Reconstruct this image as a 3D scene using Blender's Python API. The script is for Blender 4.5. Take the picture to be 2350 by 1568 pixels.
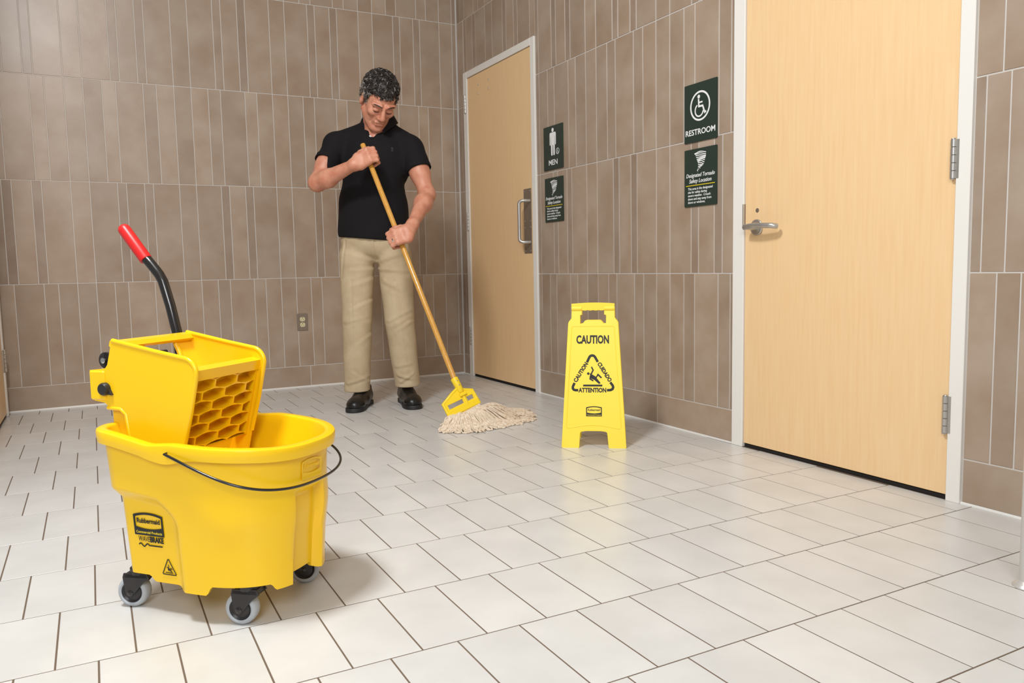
import bpy, math, random
import numpy as np
from mathutils import Vector, Matrix
random.seed(7); rng = np.random.default_rng(7)
for o in list(bpy.data.objects): bpy.data.objects.remove(o)
scene = bpy.context.scene
COL = scene.collection

# ------------------------------------------------------------------ camera
W_, H_ = 2350, 1568
F_PX = 1811.27
YAW, PITCH, ROLL = 0.48726, -0.09485, -0.01991
CAM = Vector((-2.5018, -5.50554, 0.81226))
fw = Vector((math.sin(YAW)*math.cos(PITCH), math.cos(YAW)*math.cos(PITCH), math.sin(PITCH)))
rt = fw.cross(Vector((0, 0, 1))).normalized(); up = rt.cross(fw)
r2 = rt*math.cos(ROLL) + up*math.sin(ROLL); u2 = -rt*math.sin(ROLL) + up*math.cos(ROLL)
cd = bpy.data.cameras.new('camera'); cam = bpy.data.objects.new('camera', cd); COL.objects.link(cam)
cd.sensor_width = 36; cd.lens = F_PX/W_*36; cd.clip_start = 0.05
cam.matrix_world = Matrix(((r2.x, u2.x, -fw.x, CAM.x), (r2.y, u2.y, -fw.y, CAM.y), (r2.z, u2.z, -fw.z, CAM.z), (0, 0, 0, 1)))
scene.camera = cam
FH = Vector((math.sin(YAW), math.cos(YAW), 0)); RH = Vector((FH.y, -FH.x, 0))
def ray(px, py): return fw + r2*((px-W_/2)/F_PX) - u2*((py-H_/2)/F_PX)
def on_floor(px, py, z=0.0):
    d = ray(px, py); return CAM + d*((z-CAM.z)/d.z)
def at_depth(px, py, D):
    d = ray(px, py); return CAM + d*(D/d.dot(FH))

# ------------------------------------------------------------------ world, lights, exposure
w = bpy.data.worlds.new('room_ambient'); scene.world = w; w.use_nodes = True
bg = w.node_tree.nodes['Background']; bg.inputs[0].default_value = (0.955, 0.98, 1.0, 1); bg.inputs[1].default_value = 0.37
def area(name, loc, target, sx, sy, power, col=(0.955, 0.98, 1.0)):
    l = bpy.data.lights.new(name, 'AREA'); l.shape = 'RECTANGLE'; l.size = sx; l.size_y = sy; l.energy = power; l.color = col
    o = bpy.data.objects.new(name, l); COL.objects.link(o); o.location = loc
    o.rotation_euler = (Vector(target)-Vector(loc)).to_track_quat('-Z', 'Y').to_euler(); return o
area('softbox_light', (-3.4, -6.9, 2.4), (-1.0, -2.0, 0.9), 1.3, 1.3, 78)
area('boom_softbox_light', (-2.95, -3.95, 3.42), (-2.0, -2.6, 0), 0.55, 0.55, 108)
vs = scene.view_settings
vs.view_transform = 'Standard'; vs.look = 'None'; vs.gamma = 1; vs.use_curve_mapping = False; vs.exposure = -0.06

# ------------------------------------------------------------------ materials
def srgb(r, g, b):
    f = lambda c: (c/255/12.92 if c/255 <= .04045 else ((c/255+.055)/1.055)**2.4)
    return (f(r), f(g), f(b), 1)
MATS = {}
def mat(name, col, rough=0.5, metal=0.0, noise=None, bump=None, spec=0.5, coat=0.0, sss=0.0, rand=0.0):
    if name in MATS: return MATS[name]
    m = bpy.data.materials.new(name); m.use_nodes = True; nt = m.node_tree; N = nt.nodes; L = nt.links
    b = N['Principled BSDF']; b.inputs['Base Color'].default_value = col; b.inputs['Roughness'].default_value = rough
    b.inputs['Metallic'].default_value = metal; b.inputs['Specular IOR Level'].default_value = spec
    b.inputs['Coat Weight'].default_value = coat
    if sss: b.inputs['Subsurface Weight'].default_value = sss; b.inputs['Subsurface Radius'].default_value = (.012, .004, .002); b.inputs['Subsurface Scale'].default_value = 1.0
    tc = N.new('ShaderNodeTexCoord'); vec = tc.outputs['Object']
    if rand:
        oi = N.new('ShaderNodeObjectInfo'); ml = N.new('ShaderNodeMath'); ml.operation = 'MULTIPLY'; ml.inputs[1].default_value = 37.0
        L.new(oi.outputs['Random'], ml.inputs[0]); ad = N.new('ShaderNodeVectorMath'); ad.operation = 'ADD'
        L.new(vec, ad.inputs[0]); L.new(ml.outputs[0], ad.inputs[1]); vec = ad.outputs[0]
    colout = None
    if noise:  # (scale, colour2, lo, hi, (sx,sy,sz), detail)
        sc, c2, lo, hi = noise[:4]; st = noise[4] if len(noise) > 4 else (1, 1, 1); det = noise[5] if len(noise) > 5 else 4
        mp = N.new('ShaderNodeMapping'); mp.inputs['Scale'].default_value = st; L.new(vec, mp.inputs[0])
        nz = N.new('ShaderNodeTexNoise'); nz.inputs['Scale'].default_value = sc; nz.inputs['Detail'].default_value = det; L.new(mp.outputs[0], nz.inputs['Vector'])
        rm = N.new('ShaderNodeValToRGB'); rm.color_ramp.elements[0].position = lo; rm.color_ramp.elements[1].position = hi
        rm.color_ramp.elements[0].color = col; rm.color_ramp.elements[1].color = c2
        L.new(nz.outputs['Fac'], rm.inputs[0]); colout = rm.outputs[0]
    if rand:
        hs = N.new('ShaderNodeHueSaturation'); mr = N.new('ShaderNodeMapRange'); mr.inputs['To Min'].default_value = 1-rand; mr.inputs['To Max'].default_value = 1+rand
        L.new(oi.outputs['Random'], mr.inputs[0]); L.new(mr.outputs[0], hs.inputs['Value'])
        if colout: L.new(colout, hs.inputs['Color'])
        else: hs.inputs['Color'].default_value = col
        colout = hs.outputs[0]
    if colout: L.new(colout, b.inputs['Base Color'])
    if bump:  # (scale, strength, distance)
        nb = N.new('ShaderNodeTexNoise'); nb.inputs['Scale'].default_value = bump[0]; nb.inputs['Detail'].default_value = 5; L.new(vec, nb.inputs['Vector'])
        bp = N.new('ShaderNodeBump'); bp.inputs['Strength'].default_value = bump[1]; bp.inputs['Distance'].default_value = bump[2]
        L.new(nb.outputs['Fac'], bp.inputs['Height']); L.new(bp.outputs[0], b.inputs['Normal'])
    MATS[name] = m; return m
M_WTILE = mat('taupe_wall_tile', srgb(158, 135, 114), 0.36, noise=(5, srgb(177, 159, 141), .30, .75, (1, 1, .6), 5), spec=.5, bump=(90, .10, .002), rand=.075)
M_WTILE_D = mat('dark_taupe_wall_tile', srgb(150, 128, 109), 0.36, noise=(5, srgb(168, 150, 133), .30, .75, (1, 1, .6), 5), bump=(90, .10, .002), rand=.07)
M_FTILE = mat('pale_floor_tile', srgb(209, 207, 203), 0.30, noise=(5, srgb(220, 218, 214), .35, .7), bump=(40, .04, .002), rand=.02)
M_WGROUT = mat('light_wall_grout', srgb(205, 198, 190), .8, bump=(200, .2, .001))
M_FGROUT = mat('brown_floor_grout', srgb(112, 94, 78), .85, bump=(200, .2, .001))
M_CAULK = mat('white_caulk', srgb(225, 222, 216), .45, bump=(60, .1, .001))
M_MAPLE = mat('maple_veneer', srgb(238, 199, 148), .42, noise=(12, srgb(242, 207, 159), .3, .7, (1.0, 6, .35), 6), bump=(60, .03, .001))
M_FRAME = mat('painted_frame', srgb(236, 232, 225), .38, bump=(40, .02, .001))
M_DARK = mat('dark_gap', srgb(24, 20, 18), .8, bump=(40, .02, .001))
M_STEEL = mat('brushed_steel', srgb(205, 201, 195), .34, .8, noise=(40, srgb(185, 181, 175), .3, .7, (1, 1, .1)))
M_PLATE = mat('satin_plate', srgb(165, 152, 138), .42, .7, noise=(60, srgb(150, 138, 124), .3, .7, (1, 8, .2)))
M_CEIL = mat('white_ceiling', srgb(225, 223, 218), .9, bump=(120, .2, .002))
M_GREEN = mat('dark_green_sign', srgb(38, 54, 46), .45, bump=(100, .03, .001))
M_WHITE = mat('white_print', srgb(240, 240, 238), .5, bump=(100, .02, .001))
M_YPRINT = mat('yellow_print', srgb(238, 210, 40), .5, bump=(100, .02, .001))
M_BPRINT = mat('black_print', srgb(22, 22, 20), .5, bump=(100, .02, .001))
M_BUCKET = mat('yellow_plastic', srgb(250, 200, 14), .27, bump=(25, .03, .003), noise=(6, srgb(251, 203, 18), .3, .7))
M_SIGN = mat('pale_yellow_plastic', srgb(254, 222, 62), .42, bump=(60, .03, .001), noise=(6, srgb(255, 224, 68), .3, .7))
M_BLACKP = mat('black_plastic', srgb(42, 38, 38), .4, bump=(80, .05, .001))
M_BLACKM = mat('black_painted_steel', srgb(28, 24, 22), .22, bump=(60, .03, .001), coat=.4)
M_RED = mat('red_rubber_grip', srgb(208, 32, 30), .36, bump=(70, .04, .001))
M_GREYR = mat('grey_rubber_tyre', srgb(176, 180, 184), .42, bump=(60, .04, .001))
M_SKIN = mat('skin', srgb(212, 150, 122), .48, noise=(26, srgb(196, 122, 96), .38, .75), bump=(140, .10, .0015), sss=.12)
M_LIP = mat('lip', srgb(178, 100, 84), .45, bump=(140, .1, .001))
M_SHIRT = mat('black_pique_cotton', srgb(21, 19, 22), .85, bump=(500, .35, .0012), spec=.25)
M_KHAKI = mat('khaki_twill', srgb(198, 178, 146), .82, noise=(14, srgb(187, 166, 134), .35, .7), bump=(16, .30, .012), spec=.25)
M_LEATHER = mat('black_leather', srgb(20, 19, 19), .33, bump=(60, .12, .002))
M_SOLE = mat('black_rubber_sole', srgb(30, 30, 30), .6, bump=(60, .1, .001))
M_HAIR = mat('greying_hair', srgb(34, 27, 24), .5, noise=(38, srgb(84, 76, 70), .5, .75), spec=.4)
M_HAIRG = mat('grey_hair', srgb(84, 76, 70), .5, noise=(40, srgb(168, 162, 154), .42, .68), spec=.4)
M_POLE = mat('varnished_wood', srgb(206, 148, 62), .25, noise=(30, srgb(222, 168, 82), .35, .7, (6, 6, .6), 6), coat=.5)
M_YARN = mat('cotton_yarn', srgb(240, 224, 202), .9, noise=(90, srgb(212, 186, 156), .42, .72), bump=(400, .5, .002))
M_MOPY = mat('mop_yellow_plastic', srgb(250, 214, 40), .33, bump=(50, .03, .001))
M_IVORY = mat('ivory_plastic', srgb(224, 212, 170), .4, bump=(90, .03, .001))
M_BTN = mat('white_button', srgb(232, 230, 226), .35, bump=(90, .03, .001))
M_SILVER = mat('silver', srgb(210, 208, 205), .18, 1.0, bump=(90, .03, .001))

# ------------------------------------------------------------------ helpers
def tag(o, label=None, cat=None, group=None, kind=None):
    if label: o['label'] = label
    if cat: o['category'] = cat
    if group: o['group'] = group
    if kind: o['kind'] = kind
    return o
def empty(name, loc=(0, 0, 0), rz=0):
    o = bpy.data.objects.new(name, None); COL.objects.link(o); o.location = loc; o.rotation_euler = (0, 0, rz); o.empty_display_size = .1; return o
def obj(name, me, m, parent=None, mw=None):
    o = bpy.data.objects.new(name, me); COL.objects.link(o)
    if m is not None:
        me.materials.clear(); me.materials.append(m)
    if parent: o.parent = parent
    if mw is not None: o.matrix_local = mw
    return o
def smooth(me, ang=None):
    me.polygons.foreach_set('use_smooth', [True]*len(me.polygons))
    if ang is not None:
        try: me.set_sharp_from_angle(angle=math.radians(ang))
        except Exception: pass
    me.update(); return me
class MB:
    def __init__(s): s.v = []; s.f = []
    def add(s, v, f):
        n = len(s.v); s.v += [tuple(p) for p in v]; s.f += [tuple(i+n for i in q) for q in f]; return s
    def box(s, x0, x1, y0, y1, z0, z1, b=0.0):
        if b <= 0:
            v = [(x, y, z) for x in (x0, x1) for y in (y0, y1) for z in (z0, z1)]
            f = [(0, 1, 3, 2), (4, 6, 7, 5), (0, 4, 5, 1), (2, 3, 7, 6), (0, 2, 6, 4), (1, 5, 7, 3)]
            return s.add(v, f)
        v = []; X = (x0, x1); Y = (y0, y1); Z = (z0, z1); idx = {}
        for i in (0, 1):
            for j in (0, 1):
                for k in (0, 1):
                    sx, sy, sz = (b if i == 0 else -b), (b if j == 0 else -b), (b if k == 0 else -b)
                    for a, p in (('x', (X[i], Y[j]+sy, Z[k]+sz)), ('y', (X[i]+sx, Y[j], Z[k]+sz)), ('z', (X[i]+sx, Y[j]+sy, Z[k]))):
                        idx[(i, j, k, a)] = len(v); v.append(p)
        g = lambda *a: idx[a]; f = []
        f += [(g(0, 0, 0, 'x'), g(0, 0, 1, 'x'), g(0, 1, 1, 'x'), g(0, 1, 0, 'x')), (g(1, 0, 0, 'x'), g(1, 1, 0, 'x'), g(1, 1, 1, 'x'), g(1, 0, 1, 'x')),
              (g(0, 0, 0, 'y'), g(1, 0, 0, 'y'), g(1, 0, 1, 'y'), g(0, 0, 1, 'y')), (g(0, 1, 0, 'y'), g(0, 1, 1, 'y'), g(1, 1, 1, 'y'), g(1, 1, 0, 'y')),
              (g(0, 0, 0, 'z'), g(0, 1, 0, 'z'), g(1, 1, 0, 'z'), g(1, 0, 0, 'z')), (g(0, 0, 1, 'z'), g(1, 0, 1, 'z'), g(1, 1, 1, 'z'), g(0, 1, 1, 'z'))]
        for i in (0, 1):
            for j in (0, 1):
                f.append((g(i, j, 0, 'x'), g(i, j, 1, 'x'), g(i, j, 1, 'y'), g(i, j, 0, 'y')))
                f.append((g(i, 0, j, 'x'), g(i, 1, j, 'x'), g(i, 1, j, 'z'), g(i, 0, j, 'z')))
                f.append((g(0, i, j, 'y'), g(1, i, j, 'y'), g(1, i, j, 'z'), g(0, i, j, 'z')))
        for i in (0, 1):
            for j in (0, 1):
                for k in (0, 1): f.append((g(i, j, k, 'x'), g(i, j, k, 'y'), g(i, j, k, 'z')))
        return s.add(v, f)
    def tube(s, pts, r, n=12, caps=True, closed=False):
        pts = [Vector(p) for p in pts]; N = len(pts)
        rr = r if hasattr(r, '__len__') else [r]*N
        tan = []
        for i in range(N):
            a = pts[(i-1) % N] if (closed or i > 0) else pts[i]; b = pts[(i+1) % N] if (closed or i < N-1) else pts[i]
            t = (b-a); tan.append(t.normalized() if t.length > 1e-9 else Vector((0, 0, 1)))
        nrm = tan[0].orthogonal().normalized(); V = []; F = []
        for i in range(N):
            nrm = nrm - tan[i]*nrm.dot(tan[i]); nrm = nrm.normalized() if nrm.length > 1e-6 else tan[i].orthogonal().normalized()
            bn = tan[i].cross(nrm)
            for k in range(n):
                a = 2*math.pi*k/n; V.append(pts[i]+(nrm*math.cos(a)+bn*math.sin(a))*rr[i])
        m = N if closed else N-1
        for i in range(m):
            j = (i+1) % N
            for k in range(n): F.append((i*n+k, i*n+(k+1) % n, j*n+(k+1) % n, j*n+k))
        if caps and not closed: F += [tuple(range(n-1, -1, -1)), tuple((N-1)*n+k for k in range(n))]
        return s.add(V, F)
    def lathe(s, prof, n=32, axis=Vector((0, 0, 1)), org=Vector((0, 0, 0)), caps=True):
        axis = Vector(axis).normalized(); a = axis.orthogonal().normalized(); b = axis.cross(a); org = Vector(org); V = []; F = []
        for r, h in prof:
            for k in range(n):
                t = 2*math.pi*k/n; V.append(org+axis*h+(a*math.cos(t)+b*math.sin(t))*r)
        for i in range(len(prof)-1):
            for k in range(n): F.append((i*n+k, i*n+(k+1) % n, (i+1)*n+(k+1) % n, (i+1)*n+k))
        if caps: F += [tuple(range(n-1, -1, -1)), tuple((len(prof)-1)*n+k for k in range(n))]
        return s.add(V, F)
    def prism(s, poly, fn, t0, t1):
        """poly: 2D loop; fn(a,b,t)->3D"""
        n = len(poly); V = [fn(a, b, t0) for a, b in poly]+[fn(a, b, t1) for a, b in poly]
        F = [tuple(range(n-1, -1, -1)), tuple(range(n, 2*n))]+[(i, (i+1) % n, (i+1) % n+n, i+n) for i in range(n)]
        return s.add(V, F)
    def mesh(s, name, sm=None):
        me = bpy.data.meshes.new(name); me.from_pydata(s.v, [], s.f); me.update()
        if sm is not None: smooth(me, sm)
        return me
    def build(s, name, m, parent=None, sm=None, mw=None): return obj(name, s.mesh(name, sm), m, parent, mw)
def fix_normals(me):
    import bmesh
    bm = bmesh.new(); bm.from_mesh(me); bmesh.ops.recalc_face_normals(bm, faces=bm.faces); bm.to_mesh(me); bm.free(); return me
def frame_matrix(X, Y, Z, loc):
    return Matrix(((X[0], Y[0], Z[0], loc[0]), (X[1], Y[1], Z[1], loc[1]), (X[2], Y[2], Z[2], loc[2]), (0, 0, 0, 1)))
def flat_mesh(loops, thick, name='shape', bevel=0.0):
    cu = bpy.data.curves.new(name, 'CURVE'); cu.dimensions = '2D'; cu.fill_mode = 'BOTH'; cu.extrude = thick/2; cu.bevel_depth = bevel; cu.bevel_resolution = 2 if bevel else 0
    for lp in loops:
        sp = cu.splines.new('POLY'); sp.points.add(len(lp)-1)
        for p, q in zip(sp.points, lp): p.co = (q[0], q[1], 0, 1)
        sp.use_cyclic_u = True
    o = bpy.data.objects.new(name, cu); me = bpy.data.meshes.new_from_object(o)
    bpy.data.objects.remove(o); bpy.data.curves.remove(cu); return me
def text_mesh(txt, size, thick=.0004, shear=0.0, bold=0.0, sx=1.0, align='CENTER', spacing=1.0, line=1.0, width=None):
    cu = bpy.data.curves.new('text', 'FONT'); cu.body = txt; cu.size = size; cu.extrude = thick/2; cu.shear = shear; cu.offset = bold
    cu.align_x = align; cu.space_character = spacing; cu.space_line = line; cu.resolution_u = 3
    o = bpy.data.objects.new('text', cu); me = bpy.data.meshes.new_from_object(o)
    bpy.data.objects.remove(o); bpy.data.curves.remove(cu)
    if width:
        xs = [v.co.x for v in me.vertices]; sx = width/(max(xs)-min(xs))
    if sx != 1.0:
        for v in me.vertices: v.co.x *= sx
    return me
def shift(me, x=0, y=0, z=0, rot=0, s=1):
    me.transform(Matrix.Translation((x, y, z)) @ Matrix.Rotation(rot, 4, 'Z') @ Matrix.Scale(s, 4)); return me
def arc(cx, cy, r, a0, a1, n=12): return [(cx+r*math.cos(math.radians(a0+(a1-a0)*i/n)), cy+r*math.sin(math.radians(a0+(a1-a0)*i/n))) for i in range(n+1)]
def rrect(x0, x1, y0, y1, r, n=6):
    return arc(x1-r, y1-r, r, 0, 90, n)+arc(x0+r, y1-r, r, 90, 180, n)+arc(x0+r, y0+r, r, 180, 270, n)+arc(x1-r, y0+r, r, 270, 360, n)
def stroke(pts, wd, cap=True):
    """2D outline of a thick polyline"""
    P = [Vector((p[0], p[1])) for p in pts]; Lft = []; Rgt = []
    for i in range(len(P)):
        a = P[max(i-1, 0)]; b = P[min(i+1, len(P)-1)]; d1 = (P[i]-a) if i > 0 else (b-P[i]); d2 = (b-P[i]) if i < len(P)-1 else d1
        d1 = d1.normalized(); d2 = d2.normalized(); t = (d1+d2).normalized(); n = Vector((-t.y, t.x)); k = wd/2/max(.45, n.dot(Vector((-d1.y, d1.x))))
        Lft.append(P[i]+n*k); Rgt.append(P[i]-n*k)
    return [tuple(p) for p in Lft]+[tuple(p) for p in reversed(Rgt)]
def circle(cx, cy, r, n=28): return arc(cx, cy, r, 0, 360, n)[:-1]
def sstep(a, b, x):
    t = np.clip((x-a)/(b-a), 0, 1); return t*t*(3-2*t)

# ------------------------------------------------------------------ tiles
TILE_CACHE = {}
def tile_mesh(wd, ht, th=.006, ch=.0012, dark=False):
    k = (round(wd, 4), round(ht, 4), dark, ch)
    if k not in TILE_CACHE:
        a, b = wd/2, ht/2
        v = [(-a, -b, -th), (a, -b, -th), (a, b, -th), (-a, b, -th), (-a, -b, -ch), (a, -b, -ch), (a, b, -ch), (-a, b, -ch),
             (-a+ch, -b+ch, 0), (a-ch, -b+ch, 0), (a-ch, b-ch, 0), (-a+ch, b-ch, 0)]
        f = [(8, 9, 10, 11)]
        for i in range(4):
            j = (i+1) % 4; f += [(i, j, j+4, i+4), (i+4, j+4, j+8, i+8)]
        me = bpy.data.meshes.new('tile'); me.from_pydata(v, [], f); me.update(); TILE_CACHE[k] = me
    return TILE_CACHE[k]
def in_view(P, mg=60):
    d = P-CAM; z = d.dot(fw)
    if z < .1: return False
    x = W_/2+F_PX*d.dot(r2)/z; y = H_/2-F_PX*d.dot(u2)/z
    return -mg < x < W_+mg and -mg < y < H_+mg
G_W, G_F = .0052, .0039

# ---- floor
FX0, FX1, FY0 = -4.4, 0.0, -7.0
fl = MB().box(FX0, FX1+.05, FY0, .05, -.12, -.0008).build('floor', M_FGROUT); tag(fl, 'pale six by twelve inch tile floor with brown grout lines', 'floor', kind='structure')
rows_y = [0.0, -.135, -.455, -.772, -1.083, -1.415, -1.752, -2.077, -2.401, -2.728, -3.05, -3.358, -3.677, -3.982, -4.289, -4.605, -4.92, -5.235, -5.55, -5.865, -6.18, -6.495, -6.81, -7.0]
rows_x = [-2.668, -2.748, -2.676, -2.757, -2.680, -1.225, -1.301, -1.226, -1.304, -1.388, -1.469, -1.545, -1.924, -1.384]
for k in range(len(rows_x), len(rows_y)-1): rows_x.append(rows_x[-1]+.0765 if k % 2 else rows_x[-1]-.0765)
PW = .1532; ftiles = []
for k in range(len(rows_y)-1):
    y1, y0 = rows_y[k], rows_y[k+1]; n0 = math.floor((FX0-rows_x[k])/PW)
    for n in range(n0, n0+40):
        x0 = max(FX0, rows_x[k]+n*PW); x1 = min(FX1-.002, rows_x[k]+(n+1)*PW)
        if x1-x0 < .02: continue
        c = Vector(((x0+x1)/2, (y0+y1)/2, 0)); vis = any(in_view(Vector((a, b, 0)), 5) for a in (x0, x1) for b in (y0, y1))
        ftiles.append((vis, (c-CAM).length, x0, x1, y0, y1, c))
ftiles.sort(key=lambda t: (not t[0], t[1])); rest = MB()
for i, (vis, dist, x0, x1, y0, y1, c) in enumerate(ftiles):
    me = tile_mesh(x1-x0-G_F, y1-y0-G_F, ch=.0004)
    if vis and i < 300:
        o = obj('floor_tile', me, M_FTILE, fl); o.location = c; o.location.z = -.0001*(i % 3)
    else: rest.add([(v.co.x+c.x, v.co.y+c.y, v.co.z) for v in me.vertices], [tuple(p.vertices) for p in me.polygons])
o = rest.build('floor_tiles_beyond', M_FTILE, fl); o['kind'] = 'stuff'

# ---- walls
HB, HT = .1507, .6126
Z_ROWS = [(0, HB), (HB, HB+HT), (HB+HT, HB+2*HT), (HB+2*HT, HB+3*HT), (HB+3*HT, HB+4*HT), (HB+4*HT, HB+5*HT), (HB+5*HT, 3.6)]
def joints(anchor, per, steps, lo, hi):
    out = []; k = math.floor((lo-anchor)/per)-1; s = sum(steps)
    while anchor+k*per < hi+per:
        x = anchor+k*per
        for st in steps: out.append(x); x += st*per/s
        k += 1
    return [lo]+[x for x in sorted(out) if lo+.012 < x < hi-.012]+[hi]
def lay(parent, mw_fn, a0, a1, z0, z1, holes):
    """one tile rect cut by rectangular holes (a0,a1,ztop); returns pieces"""
    pcs = [(a0, a1, z0, z1)]
    for h0, h1, zt in holes:
        nx = []
        for (p0, p1, q0, q1) in pcs:
            if p1 <= h0 or p0 >= h1 or q0 >= zt: nx.append((p0, p1, q0, q1)); continue
            if p0 < h0: nx.append((p0, h0+G_W/2, q0, q1))
            if p1 > h1: nx.append((h1-G_W/2, p1, q0, q1))
            if q1 > zt: nx.append((max(p0, h0), min(p1, h1), zt, q1))
        pcs = nx
    for p0, p1, q0, q1 in pcs:
        if p1-p0 < .012 or q1-q0 < .012: continue
        nw = p1-p0 < .062; o = obj('wall_tile', tile_mesh(p1-p0-G_W, q1-q0-G_W, dark=nw), M_WTILE_D if nw else M_WTILE, parent); o.matrix_local = mw_fn((p0+p1)/2, (q0+q1)/2)
PB = [10.2, 15.3, 5.1, 10.2, 5.1, 15.3]; QB = [10.2, 10.2, 7.6, 15.3, 7.6, 10.2]
XL = -2.985
wb = MB().box(XL, .05, .0022, .14, 0, 3.6).build('wall_back', M_WGROUT); tag(wb, 'back wall of tall taupe tiles in mixed widths', 'wall', kind='structure')
fb = lambda a, z: frame_matrix((1, 0, 0), (0, 0, 1), (0, -1, 0), (a, 0, z))
for r, (z0, z1) in enumerate(Z_ROWS):
    J = joints(-1.182, .611, [1], XL, -.006) if r == 0 else joints(-1.357, .6088, QB if r % 2 else PB, XL, -.006)
    for a0, a1 in zip(J, J[1:]): lay(wb, fb, a0, a1, z0 if r else .004, z1, [])
D1 = (-1.165, -.120, 2.221); D2 = (-3.942, -2.888, 2.224)     # door frame outer edges (y0, y1, top)
wr = MB()
wr.box(.0022, .14, D1[1], .0, 0, 3.6); wr.box(.0022, .14, D2[1], D1[0], 0, 3.6); wr.box(.0022, .14, -7, D2[0], 0, 3.6)
wr.box(.0022, .14, D1[0], D1[1], D1[2], 3.6); wr.box(.0022, .14, D2[0], D2[1], D2[2], 3.6)
wr = wr.build('wall_right', M_WGROUT); tag(wr, 'right wall of taupe tiles with two maple doors', 'wall', kind='structure')
fr = lambda a, z: frame_matrix((0, -1, 0), (0, 0, 1), (-1, 0, 0), (0, -a, z))
PR = [15.4, 5.1, 10.5, 5.2, 15.7, 10.4]; QR = [10.2, 7.6, 15.8, 7.7, 10.5, 10.4]
holes = [(-D1[1], -D1[0], D1[2]), (-D2[1], -D2[0], D2[2])]
SPECIAL = {2: [3.978, 4.053], 1: [4.030, 4.104], 3: [4.027, 4.17]}
for r, (z0, z1) in enumerate(Z_ROWS):
    st = [1] if r == 0 else (QR if r % 2 else PR)
    J = joints(2.346 if r == 0 else 1.203, .62 if r == 0 else .6222, st, .006, 3.9425)
    S = SPECIAL.get(r)
    if S: J2 = [3.9425]+S; J2 += [x for x in joints(S[-1], .6222, [15.4, 5.1, 10.5, 15.7, 10.4], S[-1], 7.0)][1:]
    else: J2 = joints(4.45 if r == 0 else 4.2, .6222, st, 3.9425, 7.0)
    for JJ in (J, J2):
        for a0, a1 in zip(JJ, JJ[1:]): lay(wr, fr, a0, a1, z0 if r else .004, z1, holes)
# left wall: tiled, a maple door in it close to the corner
D3 = (-1.14, -.075, 2.221)
wl = MB(); wl.box(XL-.14, XL-.0022, D3[1], .0, 0, 3.6); wl.box(XL-.14, XL-.0022, D3[0], D3[1], D3[2], 3.6); wl.box(XL-.14, XL-.0022, -2.0, D3[0], 0, 3.6)
wl = wl.build('wall_left', M_WGROUT); tag(wl, 'left wall of taupe tiles beside the corner', 'wall', kind='structure')
fL = lambda a, z: frame_matrix((0, 1, 0), (0, 0, 1), (1, 0, 0), (XL, a, z))
for r, (z0, z1) in enumerate(Z_ROWS):
    J = joints(-1.8, .6113, [1] if r == 0 else (QB if r % 2 else PB), -2.0, -.006)
    for a0, a1 in zip(J, J[1:]): lay(wl, fL, a0, a1, z0 if r else .004, z1, [D3])
ce = MB().box(FX0, .14, -7, .14, 3.6, 3.7).build('ceiling', M_CEIL); tag(ce, 'plain white ceiling above the tiled walls', 'ceiling', kind='structure')
# caulk coves
t = MB().prism([(0, 0), (-.011, 0), (-.0035, .0045), (0, .012)], lambda a, b, q: (q, a, b), XL, -.004).build('trim_1', M_CAULK, sm=30); tag(t, 'white caulk bead along the foot of the back wall', 'trim', kind='structure')
for i, (y0, y1) in enumerate(((D1[1], -.004), (D2[1], D1[0]), (-7, D2[0]))):
    t = MB().prism([(0, 0), (0, .007), (-.0025, .003), (-.007, 0)], lambda a, b, q: (a, q, b), y0, y1).build('trim_%d' % (i+2), M_CAULK, sm=30)
    tag(t, ['grey caulk bead between the corner and the far door', 'grey caulk bead along the wall between the two doors', 'white caulk bead right of the near door'][i], 'trim', kind='structure')

# ------------------------------------------------------------------ doors
def door(name, label, y0, y1, top, leaf0, leaf1, leaftop, hinge_y, hinge_zs, side=1, gap=.018):
    root = empty(name, (0, (y0+y1)/2, 0)); tag(root, label, 'door', kind='structure'); yc = (y0+y1)/2
    X = lambda x: x
    B = lambda x0, x1, a0, a1, z0, z1, b=.0015: MB().box(x0, x1, a0-yc, a1-yc, z0, z1, b)
    f = B(-.012, .12, y1-(y1-leaf1)+.003, y1, 0, top); f.box(-.012, .12, y0-yc, leaf0-.003-yc, 0, top, .0015)
    f.box(-.012, .12, leaf0-.003-yc, leaf1+.003-yc, leaftop+.003, top, .0015); f.build('frame', M_FRAME, root)
    lf = B(-.004, .040, leaf0, leaf1, gap, leaftop, .0012).build('leaf', M_MAPLE, root)
    B(.045, .11, leaf0-.01, leaf1+.01, 0, leaftop+.01, 0).build('dark_backing', M_DARK, root)
    B(.002, .042, leaf0, leaf1, .0005, gap-.004, 0).build('gap_shade', M_DARK, root)  # dark strip painting in the black shade of the gap under the leaf
    for hz in hinge_zs:
        h = MB(); seg = .0252
        for i in range(5): h.lathe([(.0075, i*seg+.0006), (.0085, i*seg+.0012), (.0085, (i+1)*seg-.0012), (.0075, (i+1)*seg-.0006)], 14, org=Vector((-.016, hinge_y-yc, hz)))
        h.lathe([(.003, -.004), (.0065, -.003), (.0075, .0)], 12, org=Vector((-.016, hinge_y-yc, hz))); h.lathe([(.0075, .126), (.0065, .129), (.003, .130)], 12, org=Vector((-.016, hinge_y-yc, hz)))
        h.box(-.0135, -.0035, hinge_y-yc+(-.006 if side > 0 else -.018), hinge_y-yc+(.018 if side > 0 else .006), hz+.001, hz+.125, 0)
        h.build('hinge', M_STEEL, root, sm=40)
    return root, yc
d1, yc1 = door('door_1', 'maple restroom door with a steel pull handle near the corner', D1[0], D1[1], D1[2], -1.114, -.181, 2.172, -.158, (1.932, 1.085, .24))
p = MB().box(-.006, -.004, -1.094-yc1, -.994-yc1, .893, 1.305, .0008).build('pull_plate', M_PLATE, d1)
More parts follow.
